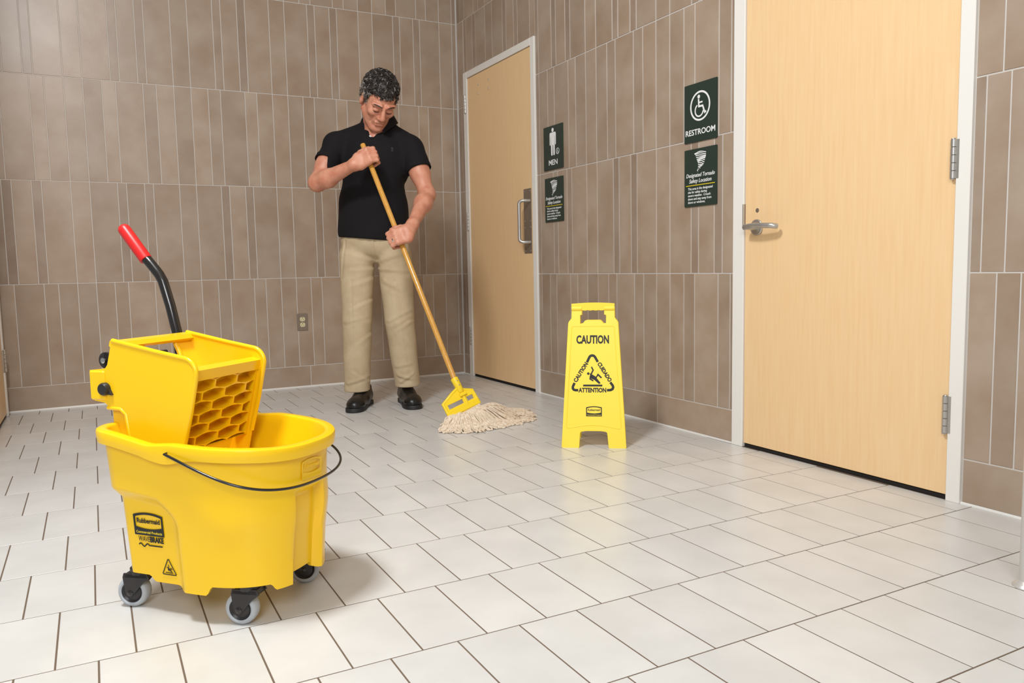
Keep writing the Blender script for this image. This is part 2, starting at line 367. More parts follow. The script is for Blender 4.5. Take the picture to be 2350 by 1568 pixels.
sc = MB()
for yy in (-1.080, -1.008):
    for zz in (.91, 1.06, 1.10, 1.29): sc.lathe([(.004, 0), (.0035, .0012), (.001, .0018)], 10, axis=(-1, 0, 0), org=(-.006, yy-yc1, zz))
sc.build('plate_screw', M_STEEL, p, sm=40)
pts = [(-.006, -1.083-yc1, .965)]+[(-.006-.052, -1.083-yc1, .965)]
a_ = [(-.058-.018*math.sin(math.radians(t)), -1.083-yc1, .983-.018*math.cos(math.radians(t))) for t in range(0, 91, 15)]
b_ = [(-.058-.018*math.cos(math.radians(t)), -1.083-yc1, 1.209+.018*math.sin(math.radians(t))) for t in range(0, 91, 15)]
# the grip stands off towards the room and leans over the hinge side of the plate
bow = [(-.006, -1.080-yc1, .965), (-.05, -1.070-yc1, .965)]+[(-.05-.022*math.sin(math.radians(t)), -1.070-yc1+.02*math.sin(math.radians(t)), .985-.02*math.cos(math.radians(t))) for t in range(15, 91, 15)]
bow += [(q[0], q[1], 2.192-q[2]) for q in reversed(bow)]
MB().tube(bow, .0105, 16).build('pull_handle', M_STEEL, d1, sm=40)
bl = MB()
for yy, zz in ((-.359, 2.095), (-.518, 2.097), (-.519, 2.034), (-.358, 2.031)): bl.lathe([(.006, 0), (.005, .0025), (.001, .003)], 12, axis=(-1, 0, 0), org=(-.004, yy-yc1, zz))
bl.build('through_bolts', M_STEEL, d1, sm=40)
d2, yc2 = door('door_2', 'large pale maple door with a lever handle nearest the camera', D2[0], D2[1], D2[2], -3.891, -2.955, 2.172, -3.886, (1.067, .229, 1.90), side=-1)
lv = MB()
ly, lz = -3.024-yc2, .956
lv.lathe([(.034, 0), (.034, .006), (.031, .009), (.012, .010), (.0115, .05), (.0105, .052)], 28, axis=(-1, 0, 0), org=(-.004, ly, lz))
lev = lv.build('lever_rose', M_STEEL, d2, sm=35)
pl = [(-.052+.004*math.sin(t*3.14), ly+.040-.150*t, lz+.002+.004*math.sin(t*math.pi)) for t in [i/14 for i in range(15)]]
pl = [(-.052-.010*math.sin(t*math.pi), ly+.024-.150*t, lz+.001+.003*math.sin(t*math.pi)) for t in [i/16 for i in range(17)]]+[(-.046, ly-.133, lz-.001), (-.034, ly-.138, lz-.002)]
lm = MB().tube(pl, [.0125]*8+[.0115]*11, 16); lm.v = [(x, y, lz+(z-lz)*1.0) for x, y, z in lm.v]
lm.build('lever', M_STEEL, d2, sm=40)
MB().lathe([(.0095, 0), (.009, .0015), (.006, .002)], 18, axis=(-1, 0, 0), org=(-.004, -3.024-yc2, 1.027)).build('lock_cylinder', M_PLATE, d2, sm=30)
MB().box(-.0135, -.0005, -2.953-yc2, -2.946-yc2, .968, 1.058, .0008).build('strike_plate', M_STEEL, d2)
d3, yc3 = door('door_3', 'brown wooden door at the left edge of the photo', -1.14, -.075, 2.221, -1.085, -.125, 2.172, -.122, (1.98, 1.1, .262))
d3.location = (XL, yc3, 0); d3.rotation_euler = (0, 0, 0); d3.scale = (-1, 1, 1)

# ------------------------------------------------------------------ wall things
def on_right(y, z, off=.0): return frame_matrix((0, -1, 0), (0, 0, 1), (-1, 0, 0), (-off, y, z))
def wall_sign(label, y0, y1, z0, z1):
    root = empty('wall_sign', (0, (y0+y1)/2, z0)); tag(root, label, 'sign')
    wd, ht = y1-y0, z1-z0; root.matrix_world = on_right((y0+y1)/2, z0)
    o = obj('plaque', flat_mesh([rrect(-wd/2, wd/2, 0, ht, .004, 3)], .005), M_GREEN, root); o.location = (0, 0, .0035)
    return root, wd, ht
SZ = .0066
def put(root, name, me, m, x, y, z=SZ, rot=0): return obj(name, shift(me, x, y, z, rot), m, root)
def wheelchair(s):
    L = [circle(-.06*s, .36*s, .075*s, 18)]
    L.append(stroke([(-.07*s, .27*s), (-.05*s, -.02*s), (.17*s, -.02*s), (.29*s, -.30*s), (.37*s, -.26*s)], .075*s))
    L.append(stroke([(-.05*s, .13*s), (.16*s, .13*s)], .06*s))
    ring = arc(-.03*s, -.17*s, .235*s, 118, 350, 24); L.append(stroke(ring, .06*s)); return L
def tornado(root, w0, h, yc, xc):
    n = 15
    for i in range(n):
        t = i/(n-1); wd = w0*(1-t)**.9*.95+.004; cx = xc+.16*w0*math.sin(t*2.6)-.30*w0*t*t; y = yc+h/2-h*t
        pts = [(cx-wd/2+wd*k/8, y+.0035*math.sin(k/8*math.pi*1.0+i)-.002*math.cos(k/8*math.pi*2)) for k in range(9)]
        put(root, 'tornado_band', flat_mesh([stroke(pts, h/n*.74)], .0004), M_WHITE, 0, 0)
def restroom_sign():
    r, wd, ht = wall_sign('dark green restroom plaque with a white wheelchair symbol in a circle', -2.779, -2.561, 1.366, 1.629)
    put(r, 'circle', flat_mesh([circle(0, 0, .067, 40), circle(0, 0, .0585, 40)], .0004), M_WHITE, -.001, .158)
    for i, lp in enumerate(wheelchair(.115)): put(r, 'wheelchair_symbol', flat_mesh([lp], .0004), M_WHITE, -.003, .158, SZ+.0001*i)
    put(r, 'lettering', text_mesh('RESTROOM', .036, bold=.0006, width=.198), M_WHITE, 0, .032)
def tornado_sign(label, y0, y1, z0, z1):
    r, wd, ht = wall_sign(label, y0, y1, z0, z1)
    tornado(r, .078, .082, .2, 0)
    put(r, 'heading', text_mesh('Designated Tornado', .025, shear=.22, bold=.0003, width=.192), M_WHITE, 0, .134)
    put(r, 'heading', text_mesh('Safety Location', .025, shear=.22, bold=.0003, width=.150), M_WHITE, 0, .108)
    put(r, 'yellow_rule', flat_mesh([[(-.097, -.0016), (.097, -.0016), (.097, .0016), (-.097, .0016)]], .0004), M_YPRINT, 0, .0965)
    for i, (ln, lw) in enumerate((('This area is the designated', .166), ('site for safety during', .128), ('severe weather.  Crouch', .152), ('down and stay away from', .158), ('doors or windows.', .117))):
        put(r, 'small_print', text_mesh(ln, .0155, bold=.0002, align='LEFT', width=lw), M_WHITE, -.083, .0765-.0155*i)
def men_sign():
    r, wd, ht = wall_sign('dark green plaque reading MEN with a white male figure', -1.481, -1.260, 1.388, 1.647)
    L = [circle(-.002, .233, .0125, 20)]
    body = [(-.034, .218)]+[(-.026, .2195), (.022, .2195), (.030, .218), (.034, .211), (.034, .148), (.029, .143), (.0245, .147), (.0235, .196), (.0215, .196), (.0205, .088), (.016, .083), (.008, .083), (.004, .087), (.0025, .145), (-.0035, .145), (-.005, .087), (-.009, .083), (-.0165, .083), (-.0215, .088), (-.0235, .196), (-.0255, .196), (-.0275, .147), (-.032, .143), (-.0375, .148), (-.0375, .211)]
    for lp in L+[body]: put(r, 'male_figure', flat_mesh([lp], .0004), M_WHITE, 0, 0)
    put(r, 'circle', flat_mesh([circle(0, 0, .0185, 28), circle(0, 0, .0158, 28)], .0004), M_WHITE, .053, .103)
    for i, lp in enumerate(wheelchair(.031)): put(r, 'wheelchair_symbol', flat_mesh([lp], .0004), M_WHITE, .052, .103, SZ+.0001*i)
    put(r, 'lettering', text_mesh('MEN', .044, bold=.0006, width=.100), M_WHITE, 0, .028)
restroom_sign(); men_sign()
tornado_sign('dark green tornado safety plaque directly below the restroom plaque', -2.779, -2.562, 1.073, 1.335)
tornado_sign('dark green tornado safety plaque directly below the MEN plaque', -1.478, -1.267, 1.077, 1.341)
# outlet
ol = empty('power_outlet', (-1.226, 0, .399)); tag(ol, 'steel duplex power outlet with ivory sockets on the back wall', 'outlet')
ol.matrix_world = frame_matrix((1, 0, 0), (0, 0, 1), (0, -1, 0), (-1.226, -.0005, .458))
obj('cover_plate', flat_mesh([rrect(-.035, .035, -.0575, .0575, .004)], .003, bevel=.0012), M_PLATE, ol).location = (0, 0, .0028)
for s in (-1, 1):
    sk = obj('socket', flat_mesh([[p for p in arc(0, 0, .0178, -52, 52, 10)+arc(0, 0, .0178, 128, 232, 10)]], .003), M_IVORY, ol); sk.location = (0, s*.0195, .0062)
    me = flat_mesh([[(-.0075, -.006), (-.0055, -.006), (-.0055, .002), (-.0075, .002)], [(.0055, -.006), (.0085, -.006), (.0085, -.001), (.0055, .002)], circle(0, .0085, .0028, 10)], .0006)
    obj('slots', shift(me, 0, 0, .0018), M_DARK, sk)
MB().lathe([(.0035, 0), (.003, .0012), (.001, .0018)], 12, org=(0, 0, .0055)).build('screw', M_STEEL, ol, sm=40)
# steel post at the right edge
pp = on_floor(2344, 1347) + RH*.0150; po = empty('floor_post', (pp.x, pp.y, 0)); tag(po, 'light grey metal post on a flared floor foot at the right edge', 'post')
M_POST = mat('pale_grey_post', srgb(205, 201, 196), .3, .3, bump=(30, .02, .001))
MB().lathe([(.019, .012), (.019, .75)], 28).build('tube', M_POST, po, sm=40)
MB().lathe([(.034, 0), (.033, .003), (.026, .009), (.0195, .016)], 28).build('foot', M_POST, po, sm=40)
MB().lathe([(.0195, .748), (.0195, .757), (.016, .763), (.002, .766)], 28).build('end_cap', M_POST, po, sm=40)
#@@OBJECTS@@
# ------------------------------------------------------------------ logo artwork
def badge(s):
    """maker's badge, width s: outline loops and lettering as (name, mesh, material)"""
    h = .60*s; x = s/2
    top = lambda q, a, e: [(q*math.cos(math.radians(t)), 0) for t in ()]
    def arch(hw, y, rise, n=14): return [(hw-2*hw*i/n, y+rise*(1-((hw-2*hw*i/n)/hw)**2)) for i in range(n+1)]
    outer = [(-x, -.30*s), (x, -.30*s)]+arch(x*1.0, .27*s, .075*s)
    inner = [(-x*.88, -.06*s)]+[(-x*.88+2*x*.88*i/12, -.06*s-.055*s*(1-((-x*.88+2*x*.88*i/12)/(x*.88))**2)) for i in range(1, 13)]+arch(x*.88, .215*s, .07*s)
    out = [('badge', flat_mesh([outer, inner], .0004), M_BPRINT)]
    out.append(('badge_name', shift(text_mesh('Rubbermaid', .19*s, bold=.004*s, width=.78*s), 0, .045*s), M_BPRINT))
    out.append(('badge_name', shift(text_mesh('Commercial Products', .10*s, bold=.0015*s, width=.88*s), 0, -.245*s, .0003), None))
    return out
def slip_figure(s):
    """falling person, height about s"""
    L = [circle(-.33*s, .17*s, .095*s, 18)]
    L.append([(-.21*s, .20*s), (-.03*s, .10*s), (.22*s, -.06*s), (.36*s, .19*s), (.66*s, -.10*s), (.58*s, -.18*s), (.38*s, .02*s), (.27*s, -.14*s), (.56*s, -.52*s), (.44*s, -.58*s), (.10*s, -.28*s), (-.12*s, -.20*s), (-.20*s, -.05*s)])
    L.append(stroke([(-.12*s, .14*s), (.02*s, .42*s), (-.10*s, .66*s)], .10*s))
    L.append(stroke([(-.17*s, .0), (-.20*s, -.22*s), (.04*s, -.36*s)], .10*s)); return L

# ------------------------------------------------------------------ mop bucket
BO = Vector((-2.25, -3.452, 0)); BU = Vector((.6691, -.7431, 0)); BW = Vector((.7431, .6691, 0))
bk = empty('mop_bucket'); bk.matrix_world = frame_matrix(BU, BW, (0, 0, 1), BO)
tag(bk, 'yellow wheeled mop bucket with side press wringer and red grip lever', 'mop bucket')
def outline(ins=0.0):
    """rim outline (u,w), inset by ins, 176 points counter-clockwise from the near rear"""
    P = []; b = .200; s = .035; uf = .290; ur = -.207; r = .068; e = 2.5
    for i in range(30): P.append((ur+r+(s-ur-r)*i/30, -b))
    for i in range(72):
        t = -math.pi/2+math.pi*i/72; ct, st = math.cos(t), math.sin(t)
        P.append((s+(uf-s)*abs(ct)**(2/e), b*math.copysign(abs(st)**(2/e), st)))
    for i in range(30): P.append((s-(s-ur-r)*i/30, b))
    for i in range(14):
        t = math.radians(90+90*i/14); P.append((ur+r+r*math.cos(t), b-r+r*math.sin(t)))
    for i in range(16): P.append((ur, b-r-(2*b-2*r)*i/16))
    for i in range(14):
        t = math.radians(180+90*i/14); P.append((ur+r+r*math.cos(t), -b+r+r*math.sin(t)))
    P = np.array(P)
    # resample evenly
    d = np.r_[0, np.cumsum(np.linalg.norm(np.diff(np.r_[P, P[:1]], axis=0), axis=1))]; Q = np.r_[P, P[:1]]
    t = np.linspace(0, d[-1], 241)[:-1]; P = np.c_[np.interp(t, d, Q[:, 0]), np.interp(t, d, Q[:, 1])]
    tg = np.roll(P, -1, 0)-np.roll(P, 1, 0); tg /= np.linalg.norm(tg, axis=1)[:, None]; nrm = np.c_[tg[:, 1], -tg[:, 0]]
    return P, nrm
OP, ON = outline(); NP_ = len(OP)
def rim_z(u, w_=0):
    z = np.interp(u, [-.26, -.14, -.02, .045, .12, .22, .32], [.458, .452, .428, .433, .4285, .423, .413])
    return z
RZ = rim_z(OP[:, 0]); k5 = np.array([1, 2, 3, 2, 1])/9; RZ = np.convolve(np.r_[RZ[-2:], RZ, RZ[:2]], k5, 'valid')
def loft(rings, closed_bottom=False):
    V = []; F = []; n = len(rings[0])
    for r in rings: V += [tuple(p) for p in r]
    for i in range(len(rings)-1):
        for k in range(n): F.append((i*n+k, i*n+(k+1) % n, (i+1)*n+(k+1) % n, (i+1)*n+k))
    return V, F
def zbot(u, w_):
    """bottom edge: skirts hang between notches cut above the wheels"""
    side = np.abs(w_) > .12
    z = np.full_like(u, .096)
    z = np.where(side & (u > -.085) & (u < .0), .081, z); z = np.where(side & (u >= .0) & (u < .100), .074, z)
    z = np.where((u > .18) & (np.abs(w_) < .125), .080, z); z = np.where((u > .19) & (np.abs(w_) < .050), .098, z)
    return z
ZB = zbot(OP[:, 0]-0*ON[:, 0], OP[:, 1]); ZB = np.convolve(np.r_[ZB[-1:], ZB, ZB[:1]], np.array([1, 2, 1])/4, 'valid')
rings = []
NZ = 64
for j in range(NZ+1):
    t = j/NZ; z = ZB+(RZ-.012-ZB)*t
    ins = .012+.022*(1-np.clip((z-.08)/.35, 0, 1))**.9
    base = OP-ON*ins[:, None]; u, w_ = base[:, 0], base[:, 1]
    # stepped-in side panel that carries the badge
    zc = .300-.13*np.clip(u+.13, 0, 1)-1.9*np.clip(u+.035, 0, 1)**1.35
    rec = np.clip((.010-(z-zc))/.026, 0, 1)*np.clip((.028-u)/.026, 0, 1)*sstep(.02, .05, np.abs(w_))*(u < .05)
    # recess in the nose
    nose = sstep(.058, .048, np.abs(w_))*sstep(.15, .2, u)*sstep(.305, .285, z)
    nose2 = sstep(.070, .055, np.abs(w_-.0))*sstep(.15, .2, u)*sstep(.36, .385, z)*0
    # soft belly below the rim
    swell = .006*np.exp(-((z-.25)/.05)**2)*sstep(.05, .15, u)
    base = base-ON*(.020*rec+.024*nose-swell)[:, None]
    rings.append(np.c_[base, z])
inner = []
for j in range(25):
    t = j/24; z = RZ-.006-(RZ-.006-.125)*t; ins = .021+.062*min(1, t*1.6)
    inner.append(np.c_[OP-ON*ins, z])
V, F = loft(rings)
m = MB(); m.add(V, F); V, F = loft(inner); m.add(V, [tuple(reversed(q)) for q in F]); n0 = len(m.v)
m.f.append(tuple(range(n0-NP_, n0)))
# close the bottom with a floor pan set up inside the skirt
pan = np.c_[OP-ON*.09, np.full(NP_, .110)]; low = rings[0]; iu = np.c_[rings[0][:, :2]-ON*.006, rings[0][:, 2]]
V, F = loft([low, iu, pan]); m.add(V, [tuple(reversed(q)) for q in F]); n0 = len(m.v); m.f.append(tuple(range(n0-1, n0-NP_-1, -1)))
tub = m.build('tub', M_BUCKET, bk, sm=38)
prof = [(-.0215, -.012), (-.0205, -.004), (-.017, -.0005), (-.012, 0), (.000, -.0005), (.004, -.003), (.0055, -.008), (.0045, -.020), (.003, -.031), (-.001, -.0325), (-.003, -.030), (-.0125, -.012)]
boss = 1+.45*np.exp(-((OP[:, 0]-.03)/.045)**2)*(np.abs(OP[:, 1]) > .17)
rg = [np.c_[OP+ON*o_, RZ+dz*(boss if dz < -.015 else 1)] for o_, dz in prof]
V, F = loft(rg+[rg[0]]); MB().add(V, [tuple(reversed(q)) for q in F]).build('rim', M_BUCKET, tub, sm=40)
# embossed maker's badge on the nose
eb = empty('tmp'); bpy.data.objects.remove(eb)
M_EMB = mat('yellow_plastic_emboss', srgb(251, 206, 30), .35, bump=(60, .03, .001))
for i, (nm, me, mm) in enumerate(badge(.075)):
    o = obj('embossed_badge', me, M_EMB, tub); o.matrix_local = frame_matrix((0, 1, 0), (.08, 0, 1), (1, 0, 0), (.2745, 0.0, .345))
# badge, name and slip mark on the side panel (flat print following the panel)
def side_print(name, me, mm, u, z, s=1):
    X = Vector((1, 0, 0)); Nn = Vector((0, -1, -.062)).normalized(); Y = Nn.cross(X)
    # panel surface w at this height
    pw = lambda q: -(.200-(.012+.022*(1-(q-.08)/.35)**.9)-.020)
    w0 = pw(z); sl = (pw(z+.02)-pw(z-.02))/.04; Y = Vector((0, sl, 1)).normalized(); Nn = X.cross(Y)
    o = obj(name, me, mm, tub); o.matrix_local = frame_matrix(X, Y, Nn, (u, w0-.0016, z)); return o
for nm, me, mm in badge(.088): side_print(nm, me, mm or M_YPRINT, -.078, .222)
side_print('wordmark', text_mesh('WAVE', .019, width=.034, bold=-.0001, shear=.15), M_BPRINT, -.096, .180)
side_print('wordmark', text_mesh('BRAKE', .019, width=.040, bold=.0008), M_BPRINT, -.058, .180)
wv = [(-.04+.0018*i, .0036*math.sin(i*.55)*(1 if i < 17 else 0)-(.0 if i < 17 else .0)) for i in range(0, 40)]
side_print('wave_mark', flat_mesh([stroke(wv, .003)], .0004), M_BPRINT, -.073, .171)
tri = arc(0, .022, .003, 30, 150, 5)+arc(-.0175, -.012, .003, 150, 270, 5)+arc(.0175, -.012, .003, 270, 390, 5)
tri2 = arc(0, .022, .0008, 30, 150, 5)+arc(-.0175, -.012, .0008, 150, 270, 5)+arc(.0175, -.012, .0008, 270, 390, 5)
side_print('slip_triangle', flat_mesh([tri, tri2], .0004), M_BPRINT, -.030, .118)
for lp in slip_figure(.015): side_print('slip_figure', flat_mesh([lp], .0004), M_BPRINT, -.030, .119)
side_print('slip_figure', flat_mesh([[(-.011, -.0005), (.011, -.0005), (.011, .0012), (-.011, .0012)]], .0004), M_BPRINT, -.030, .1085)
# bail handle of black wire, hanging round the nose in one tilted plane
pv, BR, BT = .0383, .2700, .353; pts = []
for i in range(61):
    t = math.radians(-90+180*i/60); ct, st = math.cos(t), math.sin(t)
    r_ = BR*abs(ct)**.484; w_ = .2128*math.copysign(abs(st)**.853, st)
    pts.append((pv+r_*math.cos(BT), w_, .413-r_*math.sin(BT)))
pts = [(pv, -.192, .413)]+pts+[(pv, .192, .413)]
MB().tube(pts, .0032, 10).build('bail_handle', M_BLACKM, bk, sm=60)
# casters
def caster(u, w_, ang):
    R = .0385; ca, sa = math.cos(ang), math.sin(ang)
    root = MB()
    fwd = Vector((ca, sa, 0)); ax = Vector((-sa, ca, 0)); tr = fwd*.018; c0 = Vector((u, w_, 0))+tr+Vector((0, 0, R))
    wheel = MB().lathe([(.0262, -.0145), (.030, -.0165), (R-.004, -.015), (R-.0008, -.010), (R, 0), (R-.0008, .010), (R-.004, .015), (.030, .0165), (.0262, .0145)], 40, axis=ax, org=c0, caps=False).build('wheel', M_GREYR, bk, sm=40)
    MB().lathe([(.006, -.0135), (.021, -.011), (.0258, -.0150), (.0268, -.0145), (.0268, .0145), (.0258, .0150), (.021, .011), (.006, .0135)], 36, axis=ax, org=c0).build('wheel_hub', M_BLACKP, wheel, sm=35)
    MB().lathe([(.004, -.0245), (.0075, -.0225), (.0085, -.019), (.0085, .019), (.0075, .0225), (.004, .0245)], 20, axis=ax, org=c0).build('axle', M_BLACKM, wheel, sm=40)
    fk = MB(); top = Vector((u, w_, 0))
    for s in (-1, 1):
        poly = [(-.030, .083), (.022, .083), (.024, .072), (.028, .040), (.022, .030), (.014, .030), (-.006, .052), (-.032, .070)]
        poly = [(-.027, .088), (.032, .088), (.035, .078), (.0300, .040), (.0250, .031), (.0165, .028), (.0085, .036), (-.014, .062), (-.033, .076)]
        fk.prism(poly, lambda a, b, q: top+fwd*a+ax*q+Vector((0, 0, b)), s*.0175, s*.0215)
    fk.prism([(-.029, .076), (-.026, .086), (.030, .086), (.031, .078)], lambda a, b, q: top+fwd*a+ax*q+Vector((0, 0, b)), -.0215, .0215)
    me = fix_normals(fk.mesh('fork')); obj('fork', me, M_BLACKP, bk)
    MB().lathe([(.024, .084), (.024, .098), (.020, .100), (.018, .108)], 24, org=Vector((u, w_, 0))).build('swivel_stem', M_BLACKP, bk, sm=35)
for (u, w_, a) in ((-.152, -.116, math.radians(194)), (.171, -.117, math.radians(192)), (.166, .138, math.radians(205)), (-.152, .118, math.radians(190))): caster(u, w_, a)
# wringer -----------------------------------------------------------
wg = empty('wringer'); wg.parent = bk; wg.location = (0, 0, -.009)
plate = [(-.178, .664), (-.05, .640)]+[(.030+.036*math.sin(math.radians(t)), .590+.036*math.cos(math.radians(t))) for t in range(10, 91, 10)]+[(.044, .50), (.016, .41), (-.002, .34), (-.125, .34), (-.142, .45), (-.147, .485)]
plate += [(-.155-.012*math.sin(math.radians(t)), .492+.012*math.cos(math.radians(t))-.004) for t in (60, 30, 0)]
plate += [(-.200, .506), (-.212, .514), (-.243, .518), (-.250, .526), (-.253, .592), (-.214, .596), (-.203, .598), (-.196, .606), (-.188, .632)]
for s in (-1, 1):
    w0 = -.130 if s < 0 else .114
    me = MB().prism(plate, lambda a, b, q: (a, q, b), w0-.003, w0+.003).mesh('side_plate'); fix_normals(me)
    sp = obj('side_plate', me, M_BUCKET, wg)
    edge = plate[:14]
    lip = MB().tube([(a, w0, b) for a, b in plate[:13]], .0058, 10); lip.build('plate_lip', M_BUCKET, sp, sm=60)
    # inset rear flank below the tab
    pr = [(-.203, .52), (-.140, .52), (-.120, .34), (-.200, .34)]
    me = MB().prism(pr, lambda a, b, q: (a, q, b), w0-s*.014-.003, w0-s*.014+.003).mesh('rear_flank'); fix_normals(me); obj('rear_flank', me, M_BUCKET, sp)
    rb = MB().tube([(-.205, w0, .502), (-.165, w0, .500), (-.150, w0, .488), (-.143, w0, .44), (-.128, w0, .345)], .0055, 8); rb.build('flank_rib', M_BUCKET, sp, sm=60)
    hk = MB().box(-.252, -.205, w0-.008, w0+.008, .520, .592, .004).build('hook_tab', M_BUCKET, sp, sm=35)
    bo = MB().lathe([(.0155, 0), (.0155, .010), (.013, .014), (.004, .015)], 24, axis=(0, s, 0), org=(-.205, w0+s*.002, .548)); bo.prism([(-.208, .538), (-.182, .534), (-.195, .558)], lambda a, b, q: (a, q, b), w0+s*.002, w0+s*.010)
    obj('pivot_bolt', fix_normals(bo.mesh('pivot_bolt', 35)), M_BLACKP, sp)
# rear wall: leans into the hopper below the carry bar, hand hole under the bar
wl_, wr_ = -.128, .112
rear = MB()
def rearpt(a, b, q): return (-.176+.50*max(0, .655-max(b, .47))+q, a, b)
for lp in ([(wl_, .345), (wr_, .345), (wr_, .47), (wl_, .47)], [(wl_, .47), (wr_, .47), (wr_, .612), (wl_, .612)], [(wl_, .612), (-.050, .612), (-.044, .655), (wl_, .655)], [(.058, .612), (wr_, .612), (wr_, .655), (.054, .655)]):
    rear.prism(lp, rearpt, -.004, .004)
obj('rear_wall', smooth(fix_normals(rear.mesh('rear_wall')), 30), M_BUCKET, wg)
gb = MB(); gb.prism([(-.190, .652), (-.186, .664), (-.160, .661), (-.153, .650), (-.160, .643), (-.184, .645)], lambda a, b, q: (a, q, b), wl_-.002, wr_+.002)
obj('carry_bar', smooth(fix_normals(gb.mesh('carry_bar')), 50), M_BUCKET, wg)
for w_, top in ((-.050, .648), (.058, .650)): MB().tube([(-.172, w_, top), (-.160, w_, .628), (-.150, w_, .606), (-.138, w_, .580)], [.005, .0065, .006, .002], 12).build('hand_hole_rib', M_BUCKET, wg, sm=60)
# hopper floor
me = MB().prism([(-.19, .335), (.0, .335), (.0, .343), (-.19, .343)], lambda a, b, q: (a, q, b), -.127, .111).mesh('hopper_floor'); obj('hopper_floor', fix_normals(me), M_BUCKET, wg)
# front grate: honeycomb ribs in front of a closed back
GT = Vector((.050, 0, .585)); GB = Vector((.001, 0, .400)); gz = (GT-GB); glen = gz.length; gy = gz.normalized(); gn = Vector((gy.z, 0, -gy.x))
def gp(a, b, q): p = GB+gy*b+gn*q; return (p.x, a-.008, p.z)
gr = MB(); cw, pit, Sd = .078, .0282, .0110; H2 = pit-Sd; gw = .118
for r in range(9):
    yc = glen-.016-H2*.75-r*pit
    if yc < -H2: break
    for q in range(-2, 3):
        xc = (q+(.5 if r % 2 else 0))*cw+.004
        if xc < -gw-cw*.45 or xc > gw+cw*.45: continue
        O_ = [(-.5, -Sd), (-.25, -(Sd+H2)/2), (0, -H2), (.25, -(Sd+H2)/2), (.5, -Sd), (.5, Sd), (.25, (Sd+H2)/2), (0, H2), (-.25, (Sd+H2)/2), (-.5, Sd)]
        mS, m0 = (Sd+H2)/2-.0012, H2-.0026
        I_ = [(-.466, -Sd+.0026), (-.27, -mS), (0, -m0), (.26, -mS), (.466, -Sd+.0026), (.466, Sd-.0026), (.26, mS), (0, m0), (-.26, mS), (-.466, Sd-.0026)]
        cl = lambda a, b: (min(gw, max(-gw, xc+a*cw)), max(0, min(glen-.012, yc+b)))
        O_ = [cl(a, b) for a, b in O_]; I_ = [cl(a, b) for a, b in I_]; n = len(O_)
        Vv = [gp(a, b, 0) for a, b in O_]+[gp(a, b, 0) for a, b in I_]+[gp(a, b, -.034) for a, b in I_]
        Ff = [(i, (i+1) % n, n+(i+1) % n, n+i) for i in range(n)]+[(n+i, n+(i+1) % n, 2*n+(i+1) % n, 2*n+i) for i in range(n)]
        gr.add(Vv, Ff)
gr.build('front_grate', M_BUCKET, wg, sm=30)
gk = MB(); gk.prism([(-gw, 0), (gw, 0), (gw, glen), (-gw, glen)], gp, -.038, -.0335)
obj('grate_back', fix_normals(gk.mesh('grate_back')), M_BUCKET, wg)
tb = MB(); tb.prism([(-gw-.004, glen-.014), (gw+.004, glen-.014), (gw+.004, glen+.012), (-gw-.004, glen+.012)], gp, -.022, .004); 
tb.prism([(gw-.006, .0), (gw+.003, .0), (gw+.003, glen), (gw-.006, glen)], gp, -.02, .001); tb.prism([(-gw-.003, .0), (-gw+.004, .0), (-gw+.004, glen), (-gw-.003, glen)], gp, -.02, .001)
obj('grate_frame', fix_normals(tb.mesh('grate_frame')), M_BUCKET, wg)
lg = MB(); lg.prism([(-.10, -.085), (.055, -.085), (.070, .0), (-.12, .0)], gp, -.023, -.004)
for b_ in (-.055, -.025): lg.prism([(-.108, b_-.002), (.060, b_-.002), (.060, b_+.002), (-.108, b_+.002)], gp, -.004, .0)
obj('grate_leg', fix_normals(lg.mesh('grate_leg')), M_BUCKET, wg)
# linkage bracket and lever
br = MB()
br.prism(circle(0, 0, .020, 18)+[], lambda a, b, q: (-.238+a, q, .612+b), -.10, -.092); br.box(-.240, -.18, -.10, -.092, .595, .630); br.prism(circle(0, 0, .020, 18), lambda a, b, q: (-.238+a, q, .612+b), .02, .028)
br.tube([(-.238, -.105, .612), (-.238, .10, .612)], .006, 12)
obj('linkage_bracket', fix_normals(br.mesh('linkage_bracket')), M_BLACKP, wg)
MB().lathe([(.007, 0), (.007, .003), (.004, .004)], 14, axis=(0, -1, 0), org=(-.238, -.104, .612)).build('linkage_pin', M_SILVER, wg, sm=40)
wl2 = .112
lev_pts = [(-.196, wl2, .53), (-.207, wl2, .655), (-.226, wl2, .735), (-.246, wl2, .800)]+[(-.2485-.0085*k, wl2, .808+.0098*k-.0001*k*k) for k in range(1, 6)]+[(-.303, wl2, .864), (-.363, wl2, .936)]
sw = wg
lever = MB().tube(lev_pts, .0135, 16).build('lever_tube', M_BLACKM, wg, sm=60)
d_ = Vector((-.372+.312, 0, .936-.864)).normalized(); g0 = Vector((-.299, wl2, .859))
L_ = .118
MB().lathe([(.0140, -.001), (.0162, 0), (.0166, .004), (.0166, L_-.014), (.0157, L_-.006), (.0122, L_-.0005), (.006, L_+.002), (.001, L_+.0022)], 28, axis=d_, org=g0).build('red_grip', M_RED, wg, sm=45)

